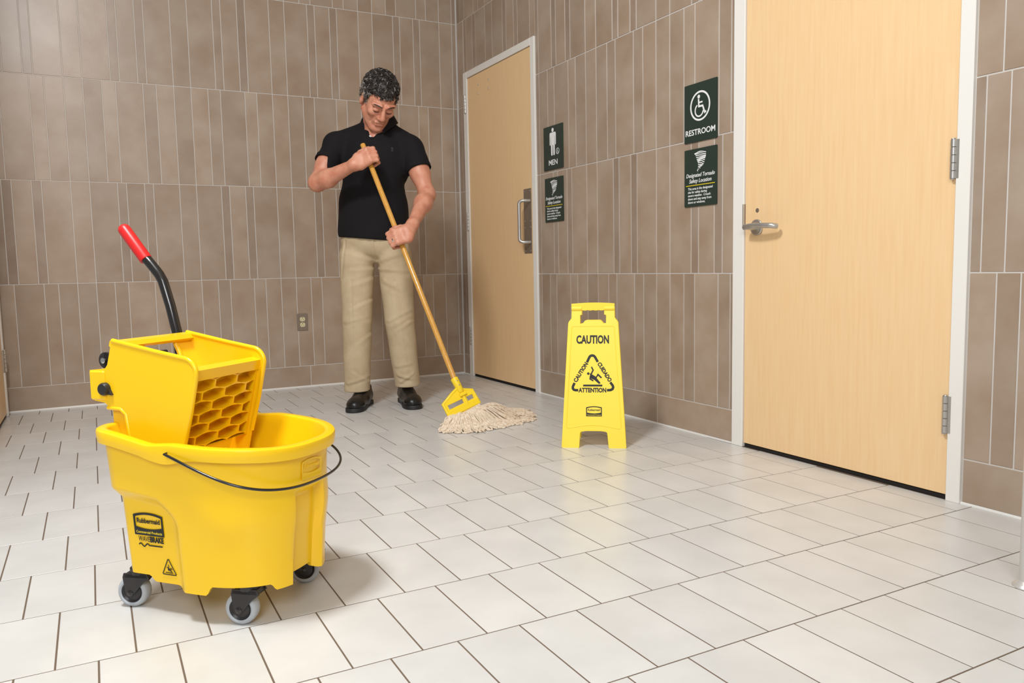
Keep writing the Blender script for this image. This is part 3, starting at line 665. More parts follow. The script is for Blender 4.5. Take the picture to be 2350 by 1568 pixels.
# ------------------------------------------------------------------ caution sign
SO = Vector((-.570, -2.617, 0)); SX = Vector((.807, -.591, 0)).normalized(); SB = Vector((.591, .807, 0)).normalized()   # SB points away from the camera
TILT = math.radians(9.5)
cs = empty('caution_sign'); cs.matrix_world = frame_matrix(SX, SB, (0, 0, 1), SO); tag(cs, 'yellow folding caution floor sign standing on the tiles', 'floor sign')
K = .000486; sx_ = lambda x: (x-561)*K*1.02; sy_ = lambda y: (1442-y)*K*1.018
right_ol = [(850, 1436), (846, 1444), (704, 1444), (697, 1436), (686, 1318), (681, 1302), (668, 1296), (625, 1290)]
left_ol = [(497, 1290), (452, 1296), (439, 1304), (436, 1320), (430, 1434), (424, 1443), (282, 1443), (275, 1434)]
top_ol = [(335, 318), (341, 300), (366, 268), (368, 168), (455, 168), (455, 235), (440, 240), (440, 322), (468, 318), (488, 292), (500, 288), (618, 288), (632, 294), (650, 318), (678, 318), (679, 240), (662, 235), (662, 168), (750, 168), (752, 262), (776, 298), (783, 315)]
panel_px = list(reversed(right_ol)) + []
loop = [(sx_(x), sy_(y)) for x, y in left_ol+top_ol+right_ol]
def face(sgn):
    """face frame: local x across, local y up the face, local z out of the face"""
    Y = Vector((0, math.sin(TILT)*sgn, math.cos(TILT))); X = Vector((sgn, 0, 0)); Z = X.cross(Y); return frame_matrix(X, Y, Z, (0, 0 if sgn > 0 else 2*.625*math.sin(TILT), 0))
fp = obj('front_panel', flat_mesh([loop], .005, bevel=.0012), M_SIGN, cs, face(1))
bpn = obj('back_panel', flat_mesh([loop], .005, bevel=.0012), M_SIGN, cs, face(-1))
bead = [(368, 350), (378, 342), (738, 342), (750, 350), (806, 1255), (798, 1268), (782, 1270)]+[(782-450*i/10, 1270-32*math.sin(math.pi*i/10)) for i in range(1, 10)]+[(332, 1267), (320, 1258), (316, 1245)]
for par in (fp, bpn):
    MB().tube([(sx_(x), sy_(y), .0030) for x, y in bead], .0024, 8, closed=True).build('raised_border', M_SIGN, par, sm=60)
SF = .0040
def sput(name, me, m, x, y, rot=0, par=None): return obj(name, shift(me, x, y, SF, rot), m, par or fp)
pr = fp
sput('caution_lettering', text_mesh('CAUTION', .050, bold=.0020, width=.146), M_BPRINT, sx_(556), sy_(498))
TW = .0112
def tri_seg(p): return flat_mesh([stroke([(sx_(a), sy_(b)) for a, b in p], TW)], .0004)
def arcpx(cx, cy, r, a0, a1, n=8): return [(cx+r*math.cos(math.radians(a0+(a1-a0)*i/n)), cy-r*math.sin(math.radians(a0+(a1-a0)*i/n))) for i in range(n+1)]
for p in ([(503, 672)]+arcpx(551, 638, 29, 150, 30)+[(601, 668)], [(391, 858)]+[(376, 890), (375, 908), (384, 920), (398, 924)]+[(424, 924)], [(682, 924), (715, 922), (732, 913), (738, 896), (733, 880), (712, 852)]):
    sput('warning_triangle', tri_seg(p), M_BPRINT, 0, 0)
def rot_text(txt, size, wd, x, y, ang):
    sput('triangle_lettering', text_mesh(txt, size, bold=.0012, width=wd), M_BPRINT, sx_(x), sy_(y), math.radians(ang))
rot_text('CAUTION', .024, .100, 461, 770, 58); rot_text('CUIDADO', .024, .098, 648, 768, -58); rot_text('ATTENTION', .027, .124, 553, 942, 0)
for lp in slip_figure(.062): sput('slip_figure', flat_mesh([[(a, b) for a, b in lp]], .0004), M_BPRINT, sx_(556), sy_(795))
sput('slip_floor_line', flat_mesh([[(sx_(468), sy_(890)), (sx_(641), sy_(890)), (sx_(641), sy_(873)), (sx_(468), sy_(873))]], .0004), M_BPRINT, 0, 0)
for nm, me, mm in badge(.070): o = sput(nm, me, mm or M_YPRINT, sx_(565), sy_(1117))
# hinge knuckles and carry handle
hz_ = sy_(170)*math.cos(TILT); hy_ = sy_(170)*math.sin(TILT)
for a, b in ((365, 455), (662, 753)): MB().tube([(sx_(a), hy_, hz_-.004), (sx_(b), hy_, hz_-.004)], .0125, 18).build('hinge', M_SIGN, cs, sm=50)
ha = MB(); hp = [(sx_(368), hz_-.002), (sx_(368), hz_+.016)]+[(sx_(368+382*i/12), hz_+.016+.004*math.sin(math.pi*i/12)) for i in range(1, 12)]+[(sx_(750), hz_+.016), (sx_(750), hz_-.002), (sx_(665), hz_-.004)]
hp += [(sx_(660-200*i/16), hz_-.010-.0022*abs(math.sin(i/16*math.pi*4))) for i in range(17)]+[(sx_(455), hz_-.004)]
me = flat_mesh([hp], .012, bevel=.002); obj('carry_handle', me, M_SIGN, cs, frame_matrix((1, 0, 0), (0, 0, 1), (0, -1, 0), (0, hy_, 0)))
MB().tube([(sx_(370), hy_-.005, hz_+.013)]+[(sx_(370+378*i/12), hy_-.005, hz_+.0135+.004*math.sin(math.pi*i/12)) for i in range(1, 12)]+[(sx_(748), hy_-.005, hz_+.013)], .0022, 8).build('handle_ridge', M_SIGN, cs, sm=60)
# ------------------------------------------------------------------ implicit surfaces for the figure
class Field:
    def __init__(s, lo, hi, h):
        s.lo = np.array(lo, np.float32); s.h = h; s.n = np.ceil((np.array(hi)-s.lo)/h).astype(int)+1
        s.F = np.full(s.n, .5, np.float32)
    def _win(s, lo, hi):
        a = np.maximum(0, np.floor((lo-s.lo)/s.h).astype(int)); b = np.minimum(s.n, np.ceil((hi-s.lo)/s.h).astype(int)+1)
        if np.any(b <= a): return None
        sl = tuple(slice(a[i], b[i]) for i in range(3)); ax = [(s.lo[i]+s.h*np.arange(a[i], b[i])).astype(np.float32) for i in range(3)]
        return sl, ax[0][:, None, None], ax[1][None, :, None], ax[2][None, None, :]
    def _mix(s, sl, d, k, op):
        A = s.F[sl]
        if op == 'add':
            if k <= 0: s.F[sl] = np.minimum(A, d)
            else:
                hh = np.clip(.5+.5*(A-d)/k, 0, 1); s.F[sl] = A*(1-hh)+d*hh-k*hh*(1-hh)
        else:
            if k <= 0: s.F[sl] = np.maximum(A, -d)
            else:
                hh = np.clip(.5-.5*(A+d)/k, 0, 1); s.F[sl] = A*(1-hh)-d*hh+k*hh*(1-hh)
    def cone(s, a, b, ra, rb, k=.01, op='add', flat=None):
        a = np.array(a, np.float32); b = np.array(b, np.float32); R = max(ra, rb)+k+.03
        w = s._win(np.minimum(a, b)-R, np.maximum(a, b)+R)
        if not w: return s
        sl, x, y, z = w; d = b-a; L = float(d@d)+1e-9
        t = np.clip(((x-a[0])*d[0]+(y-a[1])*d[1]+(z-a[2])*d[2])/L, 0, 1)
        q = [x-a[0]-t*d[0], y-a[1]-t*d[1], z-a[2]-t*d[2]]
        if flat is not None: q[1] = q[1]/flat
        r = np.sqrt(q[0]**2+q[1]**2+q[2]**2); s._mix(sl, r-(ra+(rb-ra)*t), k, op); return s
    def ell(s, c, r, k=.01, op='add', R=None):
        c = np.array(c, np.float32); r = np.array(r, np.float32); m = r.max()+k+.03; w = s._win(c-m, c+m)
        if not w: return s
        sl, x, y, z = w; x = x-c[0]; y = y-c[1]; z = z-c[2]
        if R is not None:
            x, y, z = (R[0][0]*x+R[1][0]*y+R[2][0]*z, R[0][1]*x+R[1][1]*y+R[2][1]*z, R[0][2]*x+R[1][2]*y+R[2][2]*z)
        k0 = np.sqrt((x/r[0])**2+(y/r[1])**2+(z/r[2])**2)+1e-6; k1 = np.sqrt((x/r[0]**2)**2+(y/r[1]**2)**2+(z/r[2]**2)**2)+1e-6
        s._mix(sl, (k0*(k0-1)/k1).astype(np.float32), k, op); return s
    def box(s, c, hs, rad, R, k=.01, op='add'):
        c = np.array(c, np.float32); m = float(np.linalg.norm(hs))+k+.03; w = s._win(c-m, c+m)
        if not w: return s
        sl, x, y, z = w; x = x-c[0]; y = y-c[1]; z = z-c[2]
        x, y, z = (R[0][0]*x+R[1][0]*y+R[2][0]*z, R[0][1]*x+R[1][1]*y+R[2][1]*z, R[0][2]*x+R[1][2]*y+R[2][2]*z)
        q = [np.abs(v)-(hs[i]-rad) for i, v in enumerate((x, y, z))]
        d = np.sqrt(sum(np.maximum(v, 0)**2 for v in q))+np.minimum(np.maximum(np.maximum(q[0], q[1]), q[2]), 0)-rad
        s._mix(sl, d.astype(np.float32), k, op); return s
    def grid(s): return [(s.lo[i]+s.h*np.arange(s.n[i])).astype(np.float32).reshape([-1 if j == i else 1 for j in range(3)]) for i in range(3)]
    def cut(s, p, n, k=0):  # remove the side n points to
        x, y, z = s.grid(); n = np.array(n)/np.linalg.norm(n); d = (x-p[0])*n[0]+(y-p[1])*n[1]+(z-p[2])*n[2]; s.F = np.maximum(s.F, d.astype(np.float32)); return s
    def mesh(s, name):
        F = s.F; S = F < 0; n = s.n
        c = S[:-1, :-1, :-1]; anyc = np.zeros(c.shape, bool); allc = np.ones(c.shape, bool)
        for i in (0, 1):
            for j in (0, 1):
                for k in (0, 1):
                    q = S[i:n[0]-1+i, j:n[1]-1+j, k:n[2]-1+k]; anyc |= q; allc &= q
        act = np.argwhere(anyc & ~allc); idx = np.full(c.shape, -1, np.int32); idx[tuple(act.T)] = np.arange(len(act))
        acc = np.zeros((len(act), 3)); cnt = np.zeros(len(act)); I, J, K = act.T
        crn = [(i, j, k) for i in (0, 1) for j in (0, 1) for k in (0, 1)]
        val = {q: F[I+q[0], J+q[1], K+q[2]].astype(float) for q in crn}
        for q in crn:
            for ax in range(3):
                if q[ax]: continue
                p = list(q); p[ax] = 1; p = tuple(p); a, b = val[q], val[p]; m = (a < 0) != (b < 0)
                t = np.where(m, a/(a-b+1e-12), 0)
                for d in range(3): acc[:, d] += np.where(m, q[d]+(t if d == ax else 0), 0)
                cnt += m
        V = s.lo+s.h*(act+acc/cnt[:, None]); faces = []
        for ax in range(3):
            o1, o2 = (ax+1) % 3, (ax+2) % 3
            sl0 = [slice(None)]*3; sl1 = [slice(None)]*3; sl0[ax] = slice(0, -1); sl1[ax] = slice(1, None)
            A, B = S[tuple(sl0)], S[tuple(sl1)]; e = np.argwhere(A != B)
            ok = (e[:, o1] > 0) & (e[:, o2] > 0) & (e[:, o1] < n[o1]-1) & (e[:, o2] < n[o2]-1); e = e[ok]; inside = A[tuple(e.T)]
            def g(d1, d2):
                q = e.copy(); q[:, o1] -= d1; q[:, o2] -= d2; return idx[tuple(q.T)]
            f = np.c_[g(1, 1), g(0, 1), g(0, 0), g(1, 0)]; f[~inside] = f[~inside][:, ::-1]; faces.append(f)
        f = np.concatenate(faces); f = f[(f >= 0).all(1)]
        # relax a little
        for it in range(2):
            acc = np.zeros_like(V); cnt = np.zeros(len(V))
            for k in range(4):
                a, b = f[:, k], f[:, (k+1) % 4]
                for d in range(3): acc[:, d] += np.bincount(a, V[b, d], len(V))+np.bincount(b, V[a, d], len(V))
                cnt += np.bincount(a, minlength=len(V))+np.bincount(b, minlength=len(V))
            V = V+.45*(acc/np.maximum(cnt, 1)[:, None]-V)
        me = bpy.data.meshes.new(name); me.vertices.add(len(V)); me.vertices.foreach_set('co', V.astype(np.float32).ravel())
        me.loops.add(len(f)*4); me.loops.foreach_set('vertex_index', f.ravel().astype(np.int32)); me.polygons.add(len(f))
        me.polygons.foreach_set('loop_start', np.arange(0, len(f)*4, 4, dtype=np.int32)); me.polygons.foreach_set('loop_total', np.full(len(f), 4, np.int32))
        me.update(calc_edges=True); me.validate(); smooth(me); return me

# ------------------------------------------------------------------ the man: local frame x = right in the photo, y = away from the camera, z = up
MD = 4.58
MO = at_depth(865, 940, MD); MO.z = 0
MW = frame_matrix(RH, FH, (0, 0, 1), MO)
def ml(px, py, D):
    p = at_depth(px, py, D)-MO; return np.array([p.dot(RH), p.dot(FH), p.z])
man = empty('person'); man.matrix_world = MW
tag(man, 'person in black polo and khaki trousers gripping a mop handle, head bowed', 'person')
# pole axis
PT, PBt = ml(832, 331, 4.335), ml(1043, 871, 4.00); PA = (PBt-PT)/np.linalg.norm(PBt-PT)
def on_pole(py):   # point of the pole axis at photo row py
    lo, hi = -.2, 1.2
    for _ in range(40):
        t = (lo+hi)/2; p = PT+(PBt-PT)*t; wv = MO+RH*p[0]+FH*p[1]+Vector((0, 0, p[2])); d = wv-CAM; y = H_/2-F_PX*d.dot(u2)/d.dot(fw)
        if y < py: lo = t
        else: hi = t
    return PT+(PBt-PT)*lo
PR_ = .0142
H1, H2p = on_pole(365), on_pole(546)
sh_r, el_r, wr_r = ml(771, 334, 4.56), ml(728, 420, 4.42), ml(813, 378, 4.285)
sh_l, el_l, wr_l = ml(945, 341, 4.57), ml(980, 447, 4.48), ml(947, 515, 4.235)
hip_r, kn_r, an_r = ml(819, 585, 4.60), ml(820, 735, 4.59), ml(820, 870, 4.63)
hip_l, kn_l, an_l = ml(905, 585, 4.60), ml(917, 735, 4.62), ml(932, 860, 4.68)
pelvis = ml(862, 545, 4.60); waist = ml(858, 470, 4.60); chest = ml(862, 370, 4.585); neckb = ml(864, 290, 4.58)
hd_c = ml(869, 234, 4.46)
HS = 1.15
def rotm(ax, a):
    return np.array(Matrix.Rotation(a, 3, ax))
HR = rotm('Z', math.radians(24)) @ rotm('X', math.radians(46)) @ rotm('Y', math.radians(6))
# in local frame the face looks along -y; +X rotation tips the face down
def hd(x, y, z): return hd_c+HR @ (np.array([x, y, z])*HS)
def hand(f, c, n, b, a, wrist, sc, thumb_up=1, body=True):
    """hand gripping the pole at c; n: towards the back of the hand, b: side the knuckles wrap, a: along the pole to the thumb"""
    P = lambda i, j, k: c+n*i*sc+b*j*sc+a*k*sc
    R = np.array([b, a, n]).T
    f.box(P(.030, -.012, -.004), np.array([.036, .040, .0145])*sc, .012*sc, [[R[i][j] for j in range(3)] for i in range(3)], .012)
    f.cone(P(.028, -.040, 0), wrist, .026*sc, .029, .02)
    f.cone(P(.030, -.035, .018), wrist, .020*sc, .024, .02); f.cone(P(.030, -.035, -.020), wrist, .020*sc, .024, .02)
    for i, (off, ln) in enumerate(((.030, .95), (.0095, 1.05), (-.0115, 1.0), (-.031, .86))):
        r = (.0098, .0100, .0096, .0086)[i]*sc
        m = P(.030, .024, off); p1 = P(.012, .024+.024*ln, off-.002); p2 = P(-.018, .020+.018*ln, off-.003); p3 = P(-.028, .004, off-.002)
        f.cone(m, p1, r*1.12, r*1.05, .006); f.cone(p1, p2, r*1.05, r*.95, .003); f.cone(p2, p3, r*.95, r*.85, .003)
        f.ell(P(.034, .022, off), np.array([.0105]*3)*sc, .008)
    r = .0112*sc
    t0, t1, t2, t3 = P(.024, -.040, .020), P(.018, -.020, .040), P(.010, .004, .046), P(.000, .022, .047)
    f.cone(t0, t1, r*1.5, r*1.15, .012); f.cone(t1, t2, r*1.1, r*.98, .004); f.cone(t2, t3, r*.98, r*.8, .004)
def unit(v): return v/np.linalg.norm(v)
up_pole = -PA
to_cam = np.array([0, -1., 0]); 
def frame_for(side):   # side: +1 knuckles on photo right
    n = to_cam+np.array([-.35*side, 0, .12]); n = unit(n-up_pole*(n@up_pole)); b = np.cross(up_pole, n)*1.0
    if b[0]*side < 0: b = -b
    return n, unit(b)
# --- skin body, one surface
lo = np.array([-.47, -.46, .05]); hi = np.array([.40, .24, 1.97])
bf = Field(lo, hi, .0036)
bf.ell(hd(0, .018, .040), np.array([.0765, .096, .086])*HS, .01, R=HR)
bf.ell(hd(0, -.032, -.030), np.array([.060, .060, .084])*HS, .03, R=HR)
for s in (-1, 1):
    bf.cone(hd(s*.056, .005, -.045), hd(s*.022, -.064, -.098), .020*HS, .017*HS, .025)
    bf.ell(hd(s*.041, -.064, -.012), np.array([.024, .020, .020])*HS, .02, R=HR)
    bf.cone(hd(s*.018, -.090, .036), hd(s*.050, -.074, .033), .0115*HS, .010*HS, .014)
    bf.ell(hd(s*.031, -.100, .010), np.array([.018, .018, .012])*HS, .012, 'sub', R=HR)
    bf.ell(hd(s*.031, -.078, .009), np.array([.0165, .0125, .0105])*HS, .006, R=HR)
    bf.ell(hd(s*.013, -.099, -.026), np.array([.0095, .011, .009])*HS, .008, R=HR)
    bf.ell(hd(s*.079, .012, .000), np.array([.010, .021, .034])*HS, .008, R=HR @ rotm('Z', s*.35))
    bf.ell(hd(s*.088, .008, .006), np.array([.007, .011, .019])*HS, .004, 'sub', R=HR)
    bf.ell(hd(s*.080, -.002, -.004), np.array([.005, .006, .008])*HS, .004, R=HR)
    bf.cone(hd(s*.036, -.083, -.030), hd(s*.040, -.070, -.066), .0035*HS, .003*HS, .008, 'sub')
bf.ell(hd(0, -.078, -.098), np.array([.024, .018, .018])*HS, .018, R=HR)
bf.cone(hd(0, -.093, .024), hd(0, -.113, -.018), .0085*HS, .0125*HS, .012)
bf.ell(hd(0, -.110, -.022), np.array([.0125, .0105, .0105])*HS, .008, R=HR)
bf.cone(hd(-.019, -.090, -.053), hd(.019, -.090, -.053), .0065*HS, .0065*HS, .006)
bf.cone(hd(-.016, -.089, -.067), hd(.016, -.089, -.067), .0072*HS, .0072*HS, .006)
bf.cone(hd(-.024, -.099, -.060), hd(.024, -.099, -.060), .0030*HS, .0030*HS, .004, 'sub')
bf.cone(hd(0, .022, -.070), neckb+np.array([0, .02, -.03]), .056*HS, .064*HS, .035)
bf.cone(neckb+np.array([0, .0, -.01]), ml(859, 335, 4.52), .058, .045, .03)
# torso, hips and legs (inside the clothes)
bf.cone(neckb+np.array([0, .02, -.05]), chest+np.array([0, .0, .02]), .065, .10, .05); bf.ell(chest, (.165, .095, .14), .06); bf.ell(waist, (.145, .085, .15), .06); bf.ell(pelvis, (.15, .09, .11), .06)
for S_, E_, W2 in ((sh_r, el_r, wr_r), (sh_l, el_l, wr_l)):
    bf.cone(neckb+np.array([0, .02, -.09]), S_, .05, .05, .04); bf.cone(S_, S_+(E_-S_)*.55, .055, .053, .02); bf.cone(S_+(E_-S_)*.5, E_, .053, .043, .03)
    M1 = E_+(W2-E_)*.28+np.array([0, 0, -.004]); bf.cone(E_, M1, .042, .047, .03); bf.cone(M1, W2, .047, .029, .03)
    bf.ell(E_, (.041, .041, .041), .02)
for h_, k_, a_2 in ((hip_r, kn_r, an_r), (hip_l, kn_l, an_l)): bf.cone(h_, k_, .070, .050, .03); bf.cone(k_, a_2, .050, .032, .02)
n1, b1 = frame_for(1); n2, b2 = frame_for(-1)
hand(bf, H1, n1, b1, up_pole, wr_r, 1.14); hand(bf, H2p, n2, b2, up_pole, wr_l, 1.16)
body = obj('body', bf.mesh('body'), M_SKIN, man)
del bf
# --- polo shirt
hem_z = ml(835, 549, 4.5)[2]
sf = Field((-.47, -.30, hem_z-.03), (.42, .30, 1.72), .0060)
sf.ell(chest+np.array([0, 0, .0]), (.203, .135, .18), .05); sf.ell(waist+np.array([-.002, 0, .0]), (.196, .132, .22), .08); sf.cone(pelvis+np.array([-.008, 0, .02]), waist, .1, .1, .09)
sf.ell(pelvis+np.array([-.010, 0, .03]), (.205, .138, .17), .07)
sf.cone(neckb+np.array([0, .03, -.03]), chest+np.array([0, .01, .08]), .088, .12, .05)
for S_, E_ in ((sh_r, el_r), (sh_l, el_l)):
    sf.cone(neckb+np.array([.03*np.sign(S_[0]), .035, .004]), S_+np.array([0, 0, 0]), .050, .064, .04); sf.cone(S_, S_+(E_-S_)*.66, .066, .073, .02)
    sf.cone(chest+np.array([(S_[0]-chest[0])*.70, 0, .0]), S_, .075, .062, .03)
# sleeve ends, hem and open neck
def cap(f, S_, E_, tt):
    d = unit(E_-S_); p = S_+(E_-S_)*tt; x, y, z = f.grid(); pl = (x-p[0])*d[0]+(y-p[1])*d[1]+(z-p[2])*d[2]
    q = np.sqrt((x-p[0])**2+(y-p[1])**2+(z-p[2])**2); near = (q < .16) & (pl > 0) & (np.abs(x) > abs(chest[0])+.155)
    f.F = np.where(near, np.maximum(f.F, pl), f.F).astype(np.float32)
cap(sf, sh_r, el_r, .46); cap(sf, sh_l, el_l, .46)
x, y, z = sf.grid(); sf.F = (sf.F+.0028*np.sin(22*z+9*x+4*y)*np.sin(13*x-8*z)+.0022*np.sin(31*z-26*x)).astype(np.float32)
sf.cut((0, 0, hem_z), (-.10, 0, -1))
sf.cone(neckb+np.array([0, .0, .14]), neckb+np.array([.0, -.02, .0]), .082, .070, .015, 'sub')
sf.cone(ml(846, 268, 4.48), ml(852, 300, 4.47), .050, .034, .008, 'sub'); sf.cone(ml(852, 300, 4.47), ml(859, 321, 4.46), .034, .008, .006, 'sub')
shirt = obj('polo_shirt', sf.mesh('polo_shirt'), M_SHIRT, man)
del sf
# collar: folded band open at the front
cb = MB(); nseg = 40; V = []; 
for j, (rad, dz, fl) in enumerate(((.076, .016, 0), (.079, .030, 0), (.086, .033, 0), (.100, .010, 1), (.112, -.014, 1), (.108, -.016, 1), (.096, .004, 1), (.080, -.010, 0))):
    for i in range(nseg+1):
        t = math.radians(-62+(212+62)*i/nseg); e = abs(i/nseg-.5)*2
        fx = 1.06; drop = .066*e**2.4+(.020*e**3 if fl else 0)
        V.append((neckb[0]+.004+rad*fx*math.cos(t)*(1-.10*e**3), neckb[1]+.012+rad*1.0*math.sin(t)-.020*e**2, neckb[2]+.042+dz-drop+.012*(1-e)))
n = nseg+1
for j in range(7):
    for i in range(nseg): cb.f.append((j*n+i, j*n+i+1, (j+1)*n+i+1, (j+1)*n+i))
for i in range(nseg): cb.f.append((7*n+i, 7*n+i+1, i+1, i))
cb.f += [tuple(j*n for j in range(8)), tuple(j*n+nseg for j in reversed(range(8)))]
cb.v = V; obj('collar', smooth(fix_normals(cb.mesh('collar')), 50), M_SHIRT, shirt)
def ray_hit(o, px, py):
    """nearest point of a mesh in the man's frame under a photo pixel"""
    inv = MW.inverted(); org = inv @ CAM; d = (inv.to_3x3() @ ray(px, py)).normalized()
    dg = bpy.context.evaluated_depsgraph_get(); ok, p, nn, _ = o.ray_cast(org, d); return (p, nn) if ok else None
bpy.context.view_layer.update()
for px, py in ((850, 313), (831.5, 288.5)):
    h = ray_hit(shirt, px, py)
    if h: MB().lathe([(.0075, 0), (.0075, .002), (.006, .0028), (.004, .0022), (.001, .002)], 18, axis=h[1], org=h[0]).build('button', M_BTN, shirt, sm=40)
h = ray_hit(shirt, 900, 343)
if h:
    M_EMBL = mat('grey_thread', srgb(48, 46, 52), .8, bump=(300, .3, .001))
    for dz in (.006, -.006): MB().lathe([(.0062, 0), (.0062, .0012), (.003, .0016), (.0015, .0006)], 14, axis=h[1], org=h[0]+Vector((0, 0, dz))).build('chest_emblem', M_EMBL, shirt, sm=40)
# sleeve bands
for S_, E_, R_ in ((sh_r, el_r, .0715), (sh_l, el_l, .0715)):
    d = unit(E_-S_); c0 = S_+(E_-S_)*.43
    MB().lathe([(R_-.004, -.014), (R_+.0012, -.012), (R_+.0012, .012), (R_-.001, .0135), (R_-.006, .010)], 36, axis=d, org=c0, caps=False).build('sleeve_band', M_SHIRT, shirt, sm=40)
# --- trousers
tf = Field((-.30, -.24, .03), (.34, .34, hem_z+.06), .0050)
tf.ell(pelvis+np.array([-.004, 0, -.01]), (.198, .125, .13), .04)
cr, cl2 = ml(820, 893, 4.62), ml(935, 880, 4.68)
for h_, k_, a_2, s in ((hip_r, kn_r, cr, -1), (hip_l, kn_l, cl2, 1)):
    tf.cone(h_+np.array([0, 0, -.01]), k_, .101, .086, .02); tf.cone(k_, a_2, .086, .074, .004); tf.cone(a_2, a_2+np.array([0, 0, -.10]), .074, .074, .004)
x, y, z = tf.grid()
fold = .0010*np.sin(24*x+31*z)*np.ones_like(y)
front = (y < (kn_r[1]+.02))
def ridge(p, q, sg, A, k=0.0):
    a_ = ml(p[0], p[1], 4.5); b_ = ml(q[0], q[1], 4.5); dx, dz = b_[0]-a_[0], b_[2]-a_[2]; L2 = dx*dx+dz*dz
    t_ = np.clip(((x-a_[0])*dx+(z-a_[2])*dz)/L2, 0, 1); ex, ez = x-a_[0]-t_*dx, z-a_[2]-t_*dz; dd = np.sqrt(ex*ex+ez*ez); sd_ = (ex*dz-ez*dx)/math.sqrt(L2)
    return -A*(np.exp(-(dd/sg)**2)-.75*np.exp(-((dd-1.8*sg)/sg)**2)*(sd_ > 0))*(1-.5*t_)
for p, q, sg, A in (((860, 602), (788, 580), .012, .0045), ((860, 618), (800, 622), .011, .0045), ((857, 640), (796, 662), .012, .0035), ((868, 600), (930, 578), .012, .0045), ((871, 618), (934, 622), .011, .0045), ((880, 645), (938, 676), .012, .0035),
                    ((850, 692), (800, 716), .010, .0035), ((792, 740), (842, 728), .010, .0030), ((890, 738), (940, 712), .010, .0035), ((938, 742), (905, 765), .010, .0035), ((848, 770), (812, 800), .010, .0025), ((950, 800), (918, 770), .010, .0025),
                    ((794, 884), (842, 868), .009, .0045), ((846, 884), (806, 858), .009, .0035), ((908, 868), (958, 880), .009, .0050), ((912, 884), (956, 856), .009, .0045), ((902, 846), (950, 838), .010, .003)):
    fold = fold+ridge(p, q, sg, A)*front
for p, q in (((811, 640), (815, 895)), ((906, 650), (932, 880))): fold = fold+ridge(p, q, .006, .0035)*front
for p, q in (((861, 550), (863, 602)), ((790, 552), (781, 640)), ((936, 552), (943, 636))): fold = fold+ridge(p, q, .006, -.0050)*front
tf.F = (tf.F+fold).astype(np.float32)
# cuffs
m = x < (cr[0]+cl2[0])/2
tf.F = np.where(m, np.maximum(tf.F, cr[2]-.008-z+.06*(y-cr[1])), np.maximum(tf.F, cl2[2]-.012-z+.06*(y-cl2[1]))).astype(np.float32)
tr = obj('trousers', tf.mesh('trousers'), M_KHAKI, man)
del tf
fly = [ml(861, 551, 4.5), ml(862, 575, 4.49), ml(865, 600, 4.52)]
# --- shoes
def shoe(ank, toe_px, yaw, k):
    R = rotm('Z', yaw); c = ank.copy(); c[2] = 0
    T = lambda x, y, z: c+R @ np.array([x, y, z])
    f = Field((c[0]-.25, c[1]-.40, -.01), (c[0]+.25, c[1]+.22, .2), .0045)
    f.cone(T(0, .045, .050), T(0, -.05, .050), .040, .044, .03); f.cone(T(0, -.05, .045), T(.002, -.165, .036), .047, .047, .03)
    f.ell(T(.002, -.185, .036), (.052, .062, .040), .02); f.cone(T(0, .03, .07), T(0, .025, .105), .042, .042, .03); f.cone(T(0, -.02, .082), T(0, -.12, .056), .036, .030, .03)
    f.cut((0, 0, .016), (0, 0, -1)); f.cut((0, 0, .125), (0, 0, 1))
    sh = obj('shoe', f.mesh('shoe'), M_LEATHER, man)
    ol = [(.0, .092), (-.034, .082), (-.042, .05), (-.039, .0), (-.046, -.08), (-.055, -.15), (-.052, -.205), (-.036, -.240), (-.010, -.254), (.014, -.253), (.038, -.238), (.053, -.205), (.054, -.15), (.045, -.08), (.038, 0), (.042, .05), (.034, .082)]
    sm_ = MB(); N_ = 4
    pts = []
    for i in range(len(ol)):
        p0, p1, p2, p3 = (np.array(ol[(i+q) % len(ol)]) for q in (-1, 0, 1, 2))
        for t in (0, .25, .5, .75): pts.append(.5*((2*p1)+(-p0+p2)*t+(2*p0-5*p1+4*p2-p3)*t*t+(-p0+3*p1-3*p2+p3)*t**3))
    rr = []
    for sc, z in ((.97, .0), (1.0, .003), (1.0, .018), (.985, .024), (.90, .026)): rr.append([T(p[0]*sc, (p[1]+.08)*sc-.08, z) for p in pts])
    V2, F2 = loft(rr); sm_.add(V2, F2); nn = len(pts); sm_.f += [tuple(range(nn)), tuple(range(4*nn, 5*nn))]
    obj('sole', smooth(fix_normals(sm_.mesh('sole')), 40), M_SOLE, sh)
    lc = MB()
    for q in range(4):
        yy = -.018-.026*q; zz = .120-.012*q
        lc.tube([T(-.028, yy+.008, zz-.010), T(-.012, yy, zz+.002), T(.012, yy, zz+.002), T(.028, yy+.008, zz-.010)], .0030, 6)
    for s in (-1, 1):
        lc.tube([T(0, -.012, .126), T(s*.018, -.022, .134), T(s*.034, -.020, .124), T(s*.022, -.012, .125), T(0, -.012, .126)], .0026, 6); lc.tube([T(0, -.014, .126), T(s*.020, -.045, .116), T(s*.032, -.060, .098)], .0024, 6)
    o = lc.build('laces', M_LEATHER, sh, sm=60); o['kind'] = 'stuff'
def pix_floor(px, py): p = on_floor(px, py)-MO; return np.array([p.dot(RH), p.dot(FH), 0])
t1, t2 = pix_floor(808, 949), pix_floor(953, 941)
yr, yl = math.radians(-5), math.radians(19)
ar = t1+np.array([0, 0, 0])+rotm('Z', yr) @ np.array([0, .252, 0]); al = t2+rotm('Z', yl) @ np.array([0, .252, 0])
shoe(ar, 0, yr, 0); shoe(al, 0, yl, 1)
